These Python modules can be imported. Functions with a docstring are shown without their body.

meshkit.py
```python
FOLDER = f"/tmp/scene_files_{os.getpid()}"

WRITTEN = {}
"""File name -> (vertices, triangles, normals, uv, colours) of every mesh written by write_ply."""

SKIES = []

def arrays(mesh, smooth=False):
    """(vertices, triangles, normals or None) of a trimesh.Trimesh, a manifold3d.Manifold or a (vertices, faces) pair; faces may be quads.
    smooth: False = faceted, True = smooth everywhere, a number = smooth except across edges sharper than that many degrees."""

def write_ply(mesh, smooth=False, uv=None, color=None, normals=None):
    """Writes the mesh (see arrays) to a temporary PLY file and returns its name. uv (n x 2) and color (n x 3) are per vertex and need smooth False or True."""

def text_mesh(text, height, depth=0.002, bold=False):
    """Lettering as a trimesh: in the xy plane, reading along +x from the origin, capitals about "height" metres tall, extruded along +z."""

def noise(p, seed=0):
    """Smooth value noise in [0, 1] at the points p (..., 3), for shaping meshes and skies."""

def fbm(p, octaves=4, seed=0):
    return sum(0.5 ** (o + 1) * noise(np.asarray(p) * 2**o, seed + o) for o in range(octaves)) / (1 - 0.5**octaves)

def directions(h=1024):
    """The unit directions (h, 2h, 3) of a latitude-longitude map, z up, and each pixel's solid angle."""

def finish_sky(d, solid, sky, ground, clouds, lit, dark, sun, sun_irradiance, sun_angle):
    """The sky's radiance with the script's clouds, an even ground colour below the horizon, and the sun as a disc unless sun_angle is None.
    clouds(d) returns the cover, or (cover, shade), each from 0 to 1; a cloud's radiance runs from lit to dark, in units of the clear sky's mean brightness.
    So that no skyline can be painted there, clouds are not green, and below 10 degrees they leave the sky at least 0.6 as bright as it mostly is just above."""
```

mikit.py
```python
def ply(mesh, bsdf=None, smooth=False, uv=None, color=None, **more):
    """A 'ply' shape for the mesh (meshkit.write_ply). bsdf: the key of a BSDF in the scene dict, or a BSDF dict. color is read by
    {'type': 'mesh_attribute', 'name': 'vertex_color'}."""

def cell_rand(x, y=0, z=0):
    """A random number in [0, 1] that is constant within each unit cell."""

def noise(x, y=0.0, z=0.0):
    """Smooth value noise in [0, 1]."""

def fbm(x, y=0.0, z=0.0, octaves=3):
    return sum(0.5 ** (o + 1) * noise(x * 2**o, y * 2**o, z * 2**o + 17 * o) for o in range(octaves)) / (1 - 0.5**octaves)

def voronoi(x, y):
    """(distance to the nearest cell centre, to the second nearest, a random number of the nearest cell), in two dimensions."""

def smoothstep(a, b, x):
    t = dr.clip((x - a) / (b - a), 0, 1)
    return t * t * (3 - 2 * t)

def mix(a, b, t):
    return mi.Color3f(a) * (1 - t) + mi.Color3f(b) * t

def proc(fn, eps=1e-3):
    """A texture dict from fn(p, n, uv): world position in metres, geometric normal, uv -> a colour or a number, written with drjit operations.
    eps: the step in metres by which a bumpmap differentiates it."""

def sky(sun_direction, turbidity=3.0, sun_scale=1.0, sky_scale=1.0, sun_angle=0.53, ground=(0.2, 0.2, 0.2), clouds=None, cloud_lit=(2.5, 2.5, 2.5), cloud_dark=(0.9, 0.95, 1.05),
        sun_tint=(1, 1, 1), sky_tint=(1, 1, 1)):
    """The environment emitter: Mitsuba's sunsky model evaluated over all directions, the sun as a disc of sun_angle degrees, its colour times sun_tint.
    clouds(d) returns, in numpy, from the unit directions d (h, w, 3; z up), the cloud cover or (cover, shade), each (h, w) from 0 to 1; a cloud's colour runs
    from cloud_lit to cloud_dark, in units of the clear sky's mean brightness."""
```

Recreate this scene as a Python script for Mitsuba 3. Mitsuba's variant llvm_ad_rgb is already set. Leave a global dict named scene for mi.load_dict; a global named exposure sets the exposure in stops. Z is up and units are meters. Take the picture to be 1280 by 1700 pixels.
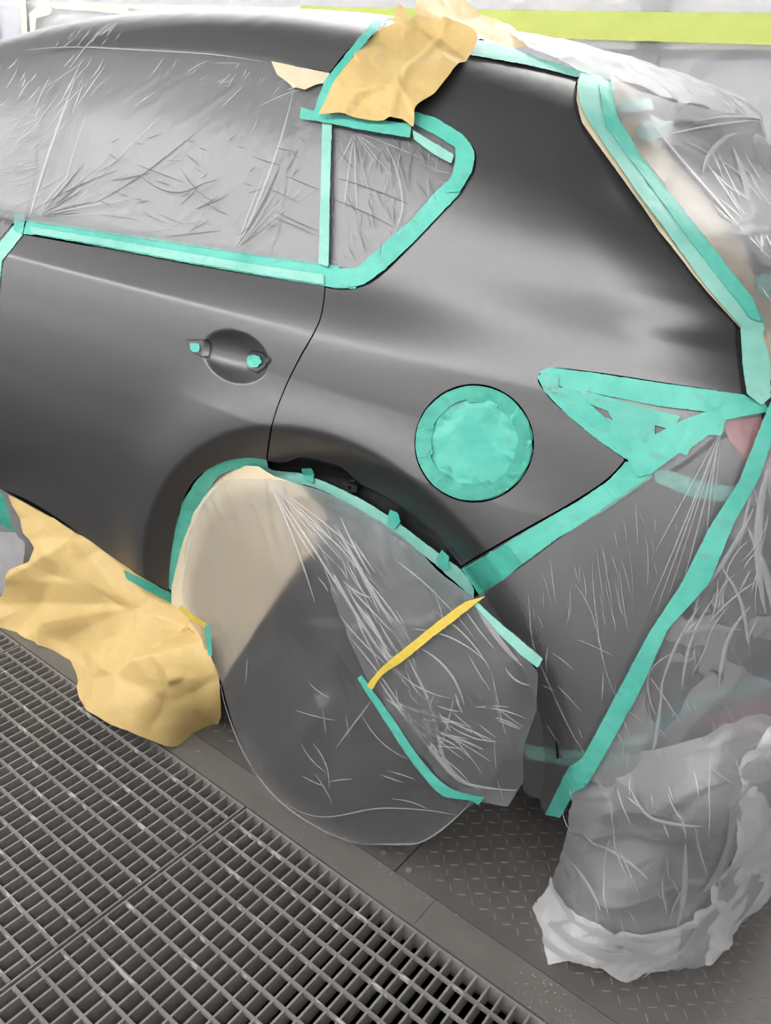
import math, random
import numpy as np, trimesh, shapely
import drjit as dr
import mitsuba as mi
import mikit, meshkit
from mikit import proc, noise, fbm, smoothstep, mix, cell_rand
from scipy.interpolate import PchipInterpolator, RBFInterpolator, LinearNDInterpolator
from scipy.spatial import Delaunay
from shapely.geometry import Polygon, LineString, Point

scene, labels = {}, {}
T = mi.ScalarTransform4f
# ------------------------------------------------------------------ camera
F_PX = 1344.1
CAM = np.array([0.0, 0.0, 1.5])
ROT = np.array([[0.7893345917911906, 0.609299357335972, 0.0755327435739364],
                [0.30924907736545004, -0.28828316499678897, -0.9062327653136648],
                [-0.5303922231240316, 0.7386793011377843, -0.4159771384585239]])   # right, down, forward
m4 = np.eye(4); m4[:3, 0] = -ROT[0]; m4[:3, 1] = -ROT[1]; m4[:3, 2] = ROT[2]; m4[:3, 3] = CAM
scene['camera'] = {'type': 'perspective', 'fov': math.degrees(2 * math.atan(640 / F_PX)), 'fov_axis': 'x',
                   'near_clip': 0.02, 'far_clip': 60.0, 'to_world': T(m4)}
exposure = 0.3
# ------------------------------------------------------------------ the booth's lamps: (x, y, z, length, width, tilt deg about x, radiance)
LAMPS = [(x, -1.1, 3.02, 2.0, .8, 38, 8.5) for x in (-6.9, -4.8, -2.7, -.6, 1.5)] + [(x, 3.6, 3.02, 2.0, .8, -38, 9.5) for x in (-6.9, -4.8, -2.7, -.6)]
LAMPS += [(x, -1.66, 1.6, 2.0, .7, 90, 1.4) for x in (-6.9, -4.8, -2.7, -.6, 1.5)]

# ------------------------------------------------------------------ helpers
def ray(u, v):
    d = np.stack([(np.asarray(u, float) - 640) / F_PX, (np.asarray(v, float) - 850) / F_PX, np.ones(np.shape(u))], -1) @ ROT
    return d / np.linalg.norm(d, axis=-1, keepdims=True)

def at(px, axis, val):
    """points of pixels on the plane axis = val"""
    px = np.asarray(px, float); d = ray(px[..., 0], px[..., 1])
    t = (np.asarray(val, float) - CAM[axis]) / d[..., axis]
    return CAM + d * t[..., None]

def tag(key, label=None, cat=None, group=None, kind=None):
    e = labels.setdefault(key, {})
    for k, v in (('label', label), ('category', cat), ('group', group), ('kind', kind)):
        if v: e[k] = v

def num(key):
    if key not in scene and not any(k.startswith(key + '__') for k in scene): return key
    i = 1
    while True:
        k = '%s_%03d' % (key, i)
        if k not in scene and not any(q.startswith(k + '__') for q in scene): return k
        i += 1

def add(key, mesh, mat, smooth=False, **kw):
    key = num(key)
    scene[key] = mikit.ply(mesh, mat, smooth=smooth, **kw)
    return key

def box(x0, x1, y0, y1, z0, z1):
    m = trimesh.creation.box((x1 - x0, y1 - y0, z1 - z0)); m.apply_translation(((x0 + x1) / 2, (y0 + y1) / 2, (z0 + z1) / 2)); return m

def cat(ms): return trimesh.util.concatenate(ms)

def resample(P, step, closed=False):
    P = np.asarray(P, float)
    if closed: P = np.vstack([P, P[:1]])
    s = np.r_[0, np.cumsum(np.linalg.norm(np.diff(P, axis=0), axis=1))]
    n = max(2, int(round(s[-1] / step)) + 1)
    q = np.linspace(0, s[-1], n)
    out = np.stack([np.interp(q, s, P[:, k]) for k in range(P.shape[1])], 1)
    return out[:-1] if closed else out

def curve(P, n=None, step=6.0):
    """smooth curve (Catmull-like pchip over chord length) through points"""
    P = np.asarray(P, float); s = np.r_[0, np.cumsum(np.linalg.norm(np.diff(P, axis=0), axis=1))]
    n = n or max(2, int(s[-1] / step) + 1)
    q = np.linspace(0, s[-1], n)
    return np.stack([PchipInterpolator(s, P[:, k])(q) for k in range(P.shape[1])], 1)

def fill(poly, h, seed=0):
    """triangulated polygon (n x 2, may be a shapely polygon with holes): (points, triangles, boundary loops as index lists)"""
    sp = poly if hasattr(poly, 'geom_type') else Polygon(poly)
    if not sp.is_valid: sp = sp.buffer(0)
    if sp.geom_type != 'Polygon': sp = max(sp.geoms, key=lambda g: g.area)
    pts, loops, n = [], [], 0
    for ring in [sp.exterior, *sp.interiors]:
        b = resample(np.array(ring.coords)[:-1], h, True)
        loops.append(np.arange(n, n + len(b))); n += len(b); pts.append(b)
    x0, y0, x1, y1 = sp.bounds
    gx, gy = np.meshgrid(np.arange(x0, x1, h), np.arange(y0, y1, h * 0.87))
    gx = gx + (np.arange(gx.shape[0]) % 2)[:, None] * h / 2
    g = np.stack([gx.ravel(), gy.ravel()], 1)
    inner = sp.buffer(-0.55 * h)
    g = g[shapely.contains_xy(inner, g[:, 0], g[:, 1])]
    P = np.vstack(pts + [g])
    rng = np.random.default_rng(seed)
    tri = Delaunay(P + rng.normal(0, h * 1e-4, P.shape)).simplices
    c = P[tri].mean(1)
    ok = shapely.contains_xy(sp, c[:, 0], c[:, 1])
    a = P[tri]
    area = (a[:, 1, 0] - a[:, 0, 0]) * (a[:, 2, 1] - a[:, 0, 1]) - (a[:, 1, 1] - a[:, 0, 1]) * (a[:, 2, 0] - a[:, 0, 0])
    tri = np.where((area < 0)[:, None], tri[:, ::-1], tri)
    return P, tri[ok & (np.abs(area) > 1e-12)], loops

def orient(P, F, ref):
    """flips F so that the mean normal looks towards ref"""
    n = np.cross(P[F[:, 1]] - P[F[:, 0]], P[F[:, 2]] - P[F[:, 0]])
    if (n * (ref - P[F].mean(1))).sum() < 0: F = F[:, ::-1]
    return F

def solid(Pf, Pb, F, loops):
    """front sheet, back sheet and the rim between: a closed thin solid"""
    n = len(Pf); fs = [F, F[:, ::-1] + n]
    for l in loops:
        a, b = l, np.roll(l, -1)
        fs.append(np.stack([a, a + n, b], 1)); fs.append(np.stack([b, a + n, b + n], 1))
    return np.vstack([Pf, Pb]), np.vstack(fs)

def vnormals(P, F):
    n = np.zeros_like(P); f = np.cross(P[F[:, 1]] - P[F[:, 0]], P[F[:, 2]] - P[F[:, 0]])
    for k in range(3): np.add.at(n, F[:, k], f)
    return n / np.maximum(np.linalg.norm(n, axis=1, keepdims=True), 1e-12)

# ------------------------------------------------------------------ materials
def mat(name, d): scene[name] = {**d, 'id': name} if False else d
def rgb(*c): return {'type': 'rgb', 'value': list(c)}
mat('mat_wall', {'type': 'twosided', 'b': {'type': 'principled', 'base_color': rgb(.85, .85, .86), 'roughness': .45, 'specular': .4}})
mat('mat_ceiling', {'type': 'twosided', 'b': {'type': 'diffuse', 'reflectance': rgb(.3, .3, .3)}})
mat('mat_grey_door', {'type': 'twosided', 'b': {'type': 'diffuse', 'reflectance': rgb(.45, .45, .46)}})
mat('mat_lamp', {'type': 'diffuse', 'reflectance': rgb(.8, .8, .8)})
mat('mat_white_metal', {'type': 'twosided', 'b': {'type': 'principled', 'base_color': rgb(.7, .7, .71), 'roughness': .35, 'specular': .5}})
def steel(p, n, uv):
    a = fbm(p.x * 9, p.y * 9, p.z * 9, 3); b = fbm(p.x * 70, p.y * 70, p.z * 70, 2)
    return mix((.14, .133, .127), (.255, .246, .236), a * .55 + b * .45)
mat('mat_steel', {'type': 'twosided', 'b': {'type': 'principled', 'base_color': proc(steel), 'roughness': .55, 'specular': .35}})
def rodc(p, n, uv):
    a = fbm(p.x * 14, p.y * 14, 3.0, 3); w = smoothstep(.66, .74, fbm(p.x * 30, p.y * 110, 9.0, 3))
    return mix(mix((.135, .128, .122), (.22, .21, .20), a), (.42, .40, .37), w * .8)
mat('mat_rod', {'type': 'twosided', 'b': {'type': 'principled', 'base_color': proc(rodc), 'roughness': .5, 'specular': .4}})
def kerbc(p, n, uv):
    a = fbm(p.x * 6, p.y * 12, 1.0, 4); s = smoothstep(.91, .95, noise(p.x * 330, p.y * 330, 3.0)) * smoothstep(.5, .75, fbm(p.x * 7 + 3, p.y * 7, 5.0, 2))
    return mix(mix((.095, .09, .083), (.15, .143, .133), a), (.45, .44, .42), s)
mat('mat_kerb', {'type': 'twosided', 'b': {'type': 'principled', 'base_color': proc(kerbc), 'roughness': .5, 'specular': .35}})
def platec(p, n, uv):
    a = fbm(p.x * 5, p.y * 5, 1.0, 4)
    return mix((.075, .071, .066), (.115, .109, .102), a)
mat('mat_tread', {'type': 'twosided', 'b': {'type': 'principled', 'base_color': rgb(.13, .124, .117), 'roughness': .42, 'specular': .5}})
mat('mat_plate', {'type': 'twosided', 'b': {'type': 'principled', 'base_color': proc(platec), 'roughness': .42, 'specular': .5}})
mat('mat_pit', {'type': 'twosided', 'b': {'type': 'diffuse', 'reflectance': rgb(.03, .028, .027)}})
mat('mat_primer', {'type': 'twosided', 'b': {'type': 'principled', 'base_color': rgb(.022, .022, .024), 'roughness': .36, 'specular': 1.0}})
mat('mat_black', {'type': 'twosided', 'b': {'type': 'principled', 'base_color': rgb(.008, .008, .009), 'roughness': .4, 'specular': .5}})
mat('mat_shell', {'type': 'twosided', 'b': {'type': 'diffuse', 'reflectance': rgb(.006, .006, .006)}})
mat('mat_glass_dark', {'type': 'twosided', 'b': {'type': 'principled', 'base_color': rgb(.03, .03, .031), 'roughness': .24, 'specular': .7}})

def film(w, rough=.46, tint=(.9, .9, .92)):
    return {'type': 'principledthin', 'base_color': rgb(*tint), 'roughness': rough, 'spec_trans': 1.0 - w, 'diff_trans': .9, 'eta': 1.5}
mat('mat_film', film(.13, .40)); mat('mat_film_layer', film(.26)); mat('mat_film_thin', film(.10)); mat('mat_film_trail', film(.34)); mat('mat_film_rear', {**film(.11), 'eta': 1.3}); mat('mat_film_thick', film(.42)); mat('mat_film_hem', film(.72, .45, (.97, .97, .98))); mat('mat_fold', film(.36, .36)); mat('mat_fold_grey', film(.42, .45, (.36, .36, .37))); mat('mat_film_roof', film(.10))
def tapec(lo, hi, dust):
    def f(p, n, uv):
        a = fbm(p.x * 12, p.y * 12, p.z * 12, 2); b = fbm(p.x * 60, p.y * 60, p.z * 60, 2)
        return mix(mix(lo, hi, smoothstep(.2, .8, a * .7 + b * .3)), (.16, .17, .16), smoothstep(.62, .8, fbm(p.x * 55 + 7, p.y * 55, p.z * 55, 3)) * dust)
    return f
def paper_like(fn, rough=.6, bump=0.0): return {'type': 'twosided', 'b': {'type': 'principled', 'base_color': proc(fn), 'roughness': rough, 'specular': .35}}
mat('mat_tape', paper_like(tapec((.05, .33, .262), (.10, .43, .35), .25), .5))
mat('mat_tape_deep', paper_like(tapec((.025, .235, .175), (.055, .34, .265), .2), .5))
mat('mat_tape_pale', paper_like(tapec((.15, .40, .335), (.24, .49, .425), .1), .5))
mat('mat_tape_dusty', paper_like(tapec((.07, .33, .27), (.12, .42, .345), 1.0), .55))
def kraft(lo, hi):
    return lambda p, n, uv: mix(lo, hi, fbm(p.x * 8, p.y * 8, p.z * 8, 3) * .6 + fbm(p.x * 160, p.y * 160, p.z * 160, 2) * .4)
mat('mat_kraft', paper_like(kraft((.45, .318, .125), (.575, .42, .178)), .5))
mat('mat_kraft_pale', paper_like(kraft((.48, .40, .275), (.58, .495, .35)), .55))
mat('mat_yellow', paper_like(kraft((.48, .34, .04), (.60, .45, .08)), .5))
mat('mat_lime', paper_like(kraft((.34, .39, .085), (.42, .47, .12)), .5))
mat('mat_lime_pale', paper_like(kraft((.62, .64, .40), (.70, .71, .48)), .5))
mat('mat_red', {'type': 'twosided', 'b': {'type': 'principled', 'base_color': rgb(.45, .17, .18), 'roughness': .15, 'specular': .6}})
mat('mat_lens', {'type': 'twosided', 'b': {'type': 'principled', 'base_color': rgb(.12, .125, .125), 'roughness': .3, 'specular': .5}})
mat('mat_rubber', {'type': 'twosided', 'b': {'type': 'principled', 'base_color': rgb(.015, .015, .016), 'roughness': .6, 'specular': .3}})
mat('mat_alloy', {'type': 'twosided', 'b': {'type': 'principled', 'base_color': rgb(.05, .05, .052), 'roughness': .35, 'specular': .5, 'metallic': .3}})
mat('mat_bright', {'type': 'twosided', 'b': {'type': 'principled', 'base_color': rgb(.6, .6, .6), 'roughness': .3, 'specular': .5}})

# ------------------------------------------------------------------ setting
E_Y, K_Y = 1.047, 1.133      # grating edge / kerb edge
def struct(key, mesh, m, label=None, **kw):
    k = add(key, mesh, m, **kw); tag(k, label, kind='structure'); return k
X0, X1, Y0R, Y1R, ZC = -8.0, 5.0, -1.7, 4.2, 3.4
struct('wall_front', box(X0 - .1, X0, Y0R, Y1R, -.5, ZC), 'mat_wall', 'white spray booth end wall')
struct('wall_rear', box(X1, X1 + .1, Y0R, Y1R, -.5, ZC), 'mat_grey_door', 'grey door closing the spray booth end behind the car')
struct('wall_left', box(X0, X1, Y0R - .1, Y0R, -.5, ZC), 'mat_wall', 'white spray booth side wall behind the camera')
struct('wall_right', box(X0, X1, Y1R, Y1R + .1, -.5, ZC), 'mat_wall', 'white spray booth side wall beyond the car')
struct('ceiling', box(X0, X1, Y0R, Y1R, ZC, ZC + .1), 'mat_ceiling', 'grey filter ceiling of the spray booth')
struct('floor_pit', box(X0, X1, Y0R, E_Y, -.75, -.7), 'mat_pit', 'dark pit floor below the gratings')
for i, (x, y, z, L, W, tl, rad) in enumerate(LAMPS):
    k = num('ceiling_lamp')
    tr = T().translate([x, y, z]).rotate([1, 0, 0], tl)
    hs = box(-L / 2 - .03, L / 2 + .03, -W / 2 - .03, W / 2 + .03, 0.01, .08)
    scene[k + '__housing'] = mikit.ply(hs, 'mat_white_metal', to_world=tr)
    pl = box(-L / 2, L / 2, -W / 2, W / 2, -.005, .009)
    scene[k + '__diffuser'] = mikit.ply(pl, 'mat_lamp', to_world=tr, emitter={'type': 'area', 'radiance': rgb(rad, rad * .99, rad * .97)})
    lw = ('lit lamp panel high on the booth side behind the camera' if y < 0 and z > 2 else 'lit lamp panel at waist height on the wall behind the camera' if y < 0 else 'lit lamp panel high on the booth side beyond the car')
    tag(k, lw, 'lamp', lw.replace('lit lamp panel', 'lamp panels'))

# checker plate floor, kerb strips
def plate(x0, x1, y0, y1): return box(x0, x1, y0, y1, -.012, 0)
def tread(x0, x1, y0, y1):
    """lozenge treads of a checker plate as one mesh (alternating directions)"""
    ms = []; pitch = .0285
    for i in range(int(math.floor(x0 / pitch)), int(x1 / pitch) + 1):
        for j in range(int(math.floor(y0 / pitch)), int(y1 / pitch) + 1):
            cx, cy = (i + .5) * pitch, (j + .5) * pitch
            if not (x0 + .016 < cx < x1 - .016 and y0 + .016 < cy < y1 - .016): continue
            a = math.radians(38 if (i + j) % 2 else -52); L, W, H = .0112, .0027, .0014
            c, s = math.cos(a), math.sin(a)
            q = np.array([[-L, 0], [-L * .5, -W], [L * .5, -W], [L, 0], [L * .5, W], [-L * .5, W]])
            top = np.array([[-L * .75, 0], [L * .75, 0]])
            rot = lambda p: np.stack([p[:, 0] * c - p[:, 1] * s + cx, p[:, 0] * s + p[:, 1] * c + cy], 1)
            v = np.vstack([np.c_[rot(q), np.full(6, -.0002)], np.c_[rot(top), np.full(2, H)]])
            f = np.array([[0, 1, 6], [1, 2, 6], [2, 7, 6], [2, 3, 7], [3, 4, 7], [4, 5, 7], [5, 6, 7], [5, 0, 6]])
            ms.append((v, f))
    V, Fc, n = [], [], 0
    for v, f in ms: V.append(v); Fc.append(f + n); n += len(v)
    return np.vstack(V), np.vstack(Fc)
for i, (xa, xb, lab) in enumerate([(-1.93, -.705, 'dark checker plate floor sheet under the bagged wheel'), (-.705, .52, 'dark checker plate floor sheet under the trailing plastic at the car rear')]):
    k = num('floor_plate')
    g = .0015
    scene[k + '__sheet'] = mikit.ply(plate(xa + g, xb - g, K_Y + .002, 2.4), 'mat_plate')
    scene[k + '__tread'] = mikit.ply(tread(xa, xb, K_Y + .012, 2.1), 'mat_tread')
    tag(k, lab, kind='structure'); tag(k + '__tread', 'raised lozenge treads', kind='stuff')
    for sx in ((xb - .05, 1.156),) if i == 0 else ((xa + .022, 1.156),):
        c = trimesh.creation.cylinder(.007, .004, sections=14); c.apply_translation((sx[0], sx[1], .001))
        scene[k + '__screw'] = mikit.ply(c, 'mat_rod')
struct('floor', cat([box(X0, -1.932, K_Y + .002, Y1R, -.02, 0), box(.522, X1, K_Y + .002, Y1R, -.02, 0), box(-1.932, .522, 2.402, Y1R, -.02, 0)]), 'mat_kerb', 'dark steel booth floor beyond the checker plates')
for xa, xb in [(-3.6, -2.04), (-2.04, -.592), (-.592, .9)]:
    struct('trim', box(xa + .0006, xb - .0006, E_Y + .001, K_Y, -.06, 0.0), 'mat_kerb', 'flat dark steel kerb strip between grating and checker plate')
# gratings: 50 mm rods, 30.2 mm bars
PIT, ROD = .0302, .05
bar_m = box(-.0024, .0024, .001, .999, -.046, -.0005)
bar_d = mikit.ply(bar_m, 'mat_steel'); 
rod_m = box(.001, .985, -.0034, .0034, -.008, .0003)
rod_d = mikit.ply(rod_m, 'mat_rod')
edge_d = mikit.ply(box(0, .993, -.0025, .0025, -.038, 0), 'mat_steel')
end_d = mikit.ply(box(-.002, .002, 0, 1.0, -.038, 0), 'mat_steel')
for xa, lab in [(-3.094, 'steel floor grating farthest left along the kerb'), (-2.094, 'steel floor grating at the left below the sill paper'), (-1.094, 'steel floor grating in the foreground on the right of the joint'), (-.094, 'steel floor grating beyond the right end of the foreground one')]:
    k = num('floor_grating')
    tag(k, lab, 'floor grating')
    yb = E_Y - .006 - 1.0
    for i in range(1, 33):
        add(k + '__bearing_bar', bar_m, 'mat_steel') if False else None
        key = k + '__bearing_bar' + ('' if i == 1 else '_%03d' % (i - 1))
        scene[key] = {**bar_d, 'to_world': T().translate([xa + .0055 + i * PIT - .004, yb, 0])}
    for i in range(20):
        key = k + '__cross_rod' + ('' if i == 0 else '_%03d' % i)
        scene[key] = {**rod_d, 'to_world': T().translate([xa + .006, .9925 - ROD * i, 0])}
    scene[k + '__edge_bar'] = {**edge_d, 'to_world': T().translate([xa + .0035, yb + 1.0, 0])}
    scene[k + '__edge_bar_001'] = {**edge_d, 'to_world': T().translate([xa + .0035, yb, 0])}
    scene[k + '__end_bar'] = {**end_d, 'to_world': T().translate([xa + .0055, yb, 0])}
    scene[k + '__end_bar_001'] = {**end_d, 'to_world': T().translate([xa + .9945, yb, 0])}
struct('floor_ledge', box(X0, X1, Y0R, E_Y - 1.014, -.02, 0), 'mat_kerb', 'dark steel floor behind the gratings')

# ------------------------------------------------------------------ the car's body surface
Y0 = 1.13
ROWS = np.array([  # z, side inset, rear inset, corner radius
    (.22, .090, .10, .30), (.34, .040, .04, .32), (.50, .012, .01, .34), (.62, .002, .0, .35), (.75, .0, .0, .35), (.88, .006, .01, .35),
    (.98, .017, .04, .33), (1.06, .033, .07, .31), (1.10, .0425, .09, .30), (1.128, .0515, .105, .30), (1.141, .0562, .12, .29), (1.145, .0583, .122, .29), (1.150, .0622, .125, .29), (1.165, .0742, .133, .29),
    (1.20, .1022, .16, .27), (1.225, .1222, .18, .265), (1.245, .1365, .20, .26), (1.27, .150, .24, .25), (1.31, .1655, .27, .24), (1.40, .1955, .34, .24), (1.50, .2285, .43, .23), (1.56, .253, .48, .22), (1.61, .276, .52, .21), (1.66, .304, .55, .20),
    (1.705, .342, .575, .20), (1.745, .420, .61, .20), (1.778, .575, .70, .22), (1.80, .80, .85, .2), (1.806, .92, .95, .12)])
_t = np.r_[0, np.cumsum(np.hypot(np.diff(ROWS[:, 0]), np.diff(ROWS[:, 1])))]
TMAX = _t[-1]
_row = [PchipInterpolator(_t, ROWS[:, k]) for k in range(4)]
_ts = np.arange(-.3, _t[-1] + .3, .002); _k = np.exp(-.5 * (np.arange(-60, 61) * .002 / .036) ** 2); _k /= _k.sum()
_a = _row[1](np.clip(_ts, 0, _t[-1])); _as = np.convolve(np.pad(_a, 60, mode='edge'), _k, 'valid')
t_of_z = PchipInterpolator(ROWS[:, 0], _t)
CL = .42      # chart length of the rear corner
HUB = np.array([-.945, .36])
def base(w, t):
    w, t = np.asarray(w, float), np.clip(np.asarray(t, float), 0, TMAX)
    z, a, r, rc = (f(t) for f in _row)
    xr = -.02 - r; xc = xr - rc
    soft = np.clip((xc + np.minimum(w, 0) + 1.75) / .85, 0, 1); soft = soft * soft * (3 - 2 * soft)
    mid = np.clip((z - .95) / .08, 0, 1) * np.clip((1.45 - z) / .12, 0, 1)
    a = a + (np.interp(t, _ts, _as) - a) * soft * mid
    th = np.clip(w / CL, 0, 1) * math.pi / 2
    e = 2 / 2.3
    cx = np.maximum(np.sin(th), 1e-9) ** e; cy = 1 - np.maximum(np.cos(th), 1e-9) ** e
    X = np.where(w < 0, xc + w, np.where(w <= CL, xc + rc * cx, xr))
    Y = Y0 + a + np.where(w <= 0, 0, np.where(w <= CL, rc * .8 * cy, rc * .8 + (w - CL)))
    X = X - np.where(w > CL, .10 * (w - CL) ** 2, 0)
    Y = Y + .016 * ((X + 1.6) / 1.5) ** 2 + .05 * np.clip((X + .9) / .8, 0, 1) ** 2
    fx = np.clip((X + 1.05) / .55, 0, 1); fx = fx * fx * (3 - 2 * fx)
    s1 = np.clip((z - 1.10) / .22, 0, 1); s2 = np.clip((1.80 - z) / .56, 0, 1)
    Y = Y - .042 * fx * s1 * s1 * (3 - 2 * s1) * s2 * s2 * (3 - 2 * s2)
    dX = X + 1.9
    D = np.where(dX > 0, .095, .085) * dX ** 2
    s = np.clip((z - 1.33) / .42, 0, 1); s = s * s * (3 - 2 * s)
    return np.stack([X, Y, z - D * s], -1)
HC, HR = np.array([-1.262, 1.062]), np.array([.099, .050])       # handle bowl
def bump(P):
    X, z = P[..., 0], P[..., 2]
    side = np.clip((1.05 - z) / .1, 0, 1) * np.clip((-.15 - X) / .15, 0, 1)
    r = np.hypot(X - HUB[0], z - HUB[1]); q = r - .617
    fl = np.where(q > 0, .026 * np.exp(-(q / .11) ** 2), .026 + .8 * q - .5 * 0)
    soft = .006; fl = np.where(np.abs(q) < soft, .026 - .8 * (soft - q) ** 2 / (4 * soft) - .0002, fl)
    fl = np.where(r < .50, -.067, fl)
    rho2 = ((X - HC[0]) / HR[0]) ** 2 + ((z - HC[1]) / HR[1]) ** 2
    return fl * side - .030 * np.clip(1 - rho2, 0, 1) ** .8 * (P[..., 1] < 1.5)
def body(w, t, off=0.0, disp=True):
    h = 1e-3
    P = base(w, t)
    N = np.cross(base(w + h, t) - base(w - h, t), base(w, np.asarray(t) + h) - base(w, np.asarray(t) - h))
    N /= np.maximum(np.linalg.norm(N, axis=-1, keepdims=True), 1e-12)
    return P + N * ((bump(P) if disp else 0) + off)[..., None] if disp else P + N * np.asarray(off)[..., None] if np.ndim(off) else P + N * off
W0, W1 = -3.3, CL + 1.0
_w = np.r_[np.arange(W0, -2.0, .03), np.arange(-2.0, CL + .3, .006), np.arange(CL + .3, W1, .03)]
_tt = np.linspace(0, TMAX, 300)
WW, TT = np.meshgrid(_w, _tt)
_P = body(WW, TT).reshape(-1, 3)
def gridfaces(nr, nc):
    i, j = np.meshgrid(np.arange(nr - 1), np.arange(nc - 1), indexing='ij'); a = i * nc + j
    return np.vstack([np.stack([a, a + 1, a + nc], -1).reshape(-1, 3), np.stack([a + 1, a + nc + 1, a + nc], -1).reshape(-1, 3)])
_F = gridfaces(*WW.shape)
_probe = mi.load_dict({'type': 'scene', 'm': mikit.ply((_P, _F), {'type': 'diffuse'}, smooth=True, uv=np.stack([WW.ravel(), TT.ravel()], 1))})
def cast(o, d):
    si = _probe.ray_intersect(mi.Ray3f(mi.Point3f(*np.asarray(o, np.float32).T), mi.Vector3f(*np.asarray(d, np.float32).T)))
    ok = np.array(si.is_valid()); uv = np.array(si.uv).T
    if uv.shape[0] == 2 and uv.shape[1] != 2: uv = uv.T
    return np.asarray(uv, float), ok
def chart(px):
    """body chart coordinates (w, t) of the places seen at the pixels"""
    px = np.asarray(px, float).reshape(-1, 2); d = ray(px[:, 0], px[:, 1])
    uv, ok = cast(np.repeat(CAM[None], len(d), 0), d)
    if not ok.all():
        good = np.where(ok)[0]
        for i in np.where(~ok)[0]: uv[i] = uv[good[np.argmin(((px[good] - px[i]) ** 2).sum(1))]]
    return uv
def body_n(w, t):
    h = 2e-3
    N = np.cross(body(w + h, t) - body(w - h, t), body(w, np.asarray(t) + h) - body(w, np.asarray(t) - h))
    N /= np.maximum(np.linalg.norm(N, axis=-1, keepdims=True), 1e-12)
    return np.where(((CAM - body(w, t)) * N).sum(-1, keepdims=True) > -9, N, -N)
_s = body_n(np.array([-.5]), np.array([.5]))[0]
SGN = 1.0 if _s[1] < 0 else -1.0
def skin(w, t, off):
    """points at a height above the finished body surface"""
    return body(w, t) + SGN * body_n(w, t) * np.broadcast_to(off, np.shape(w))[..., None]

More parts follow.
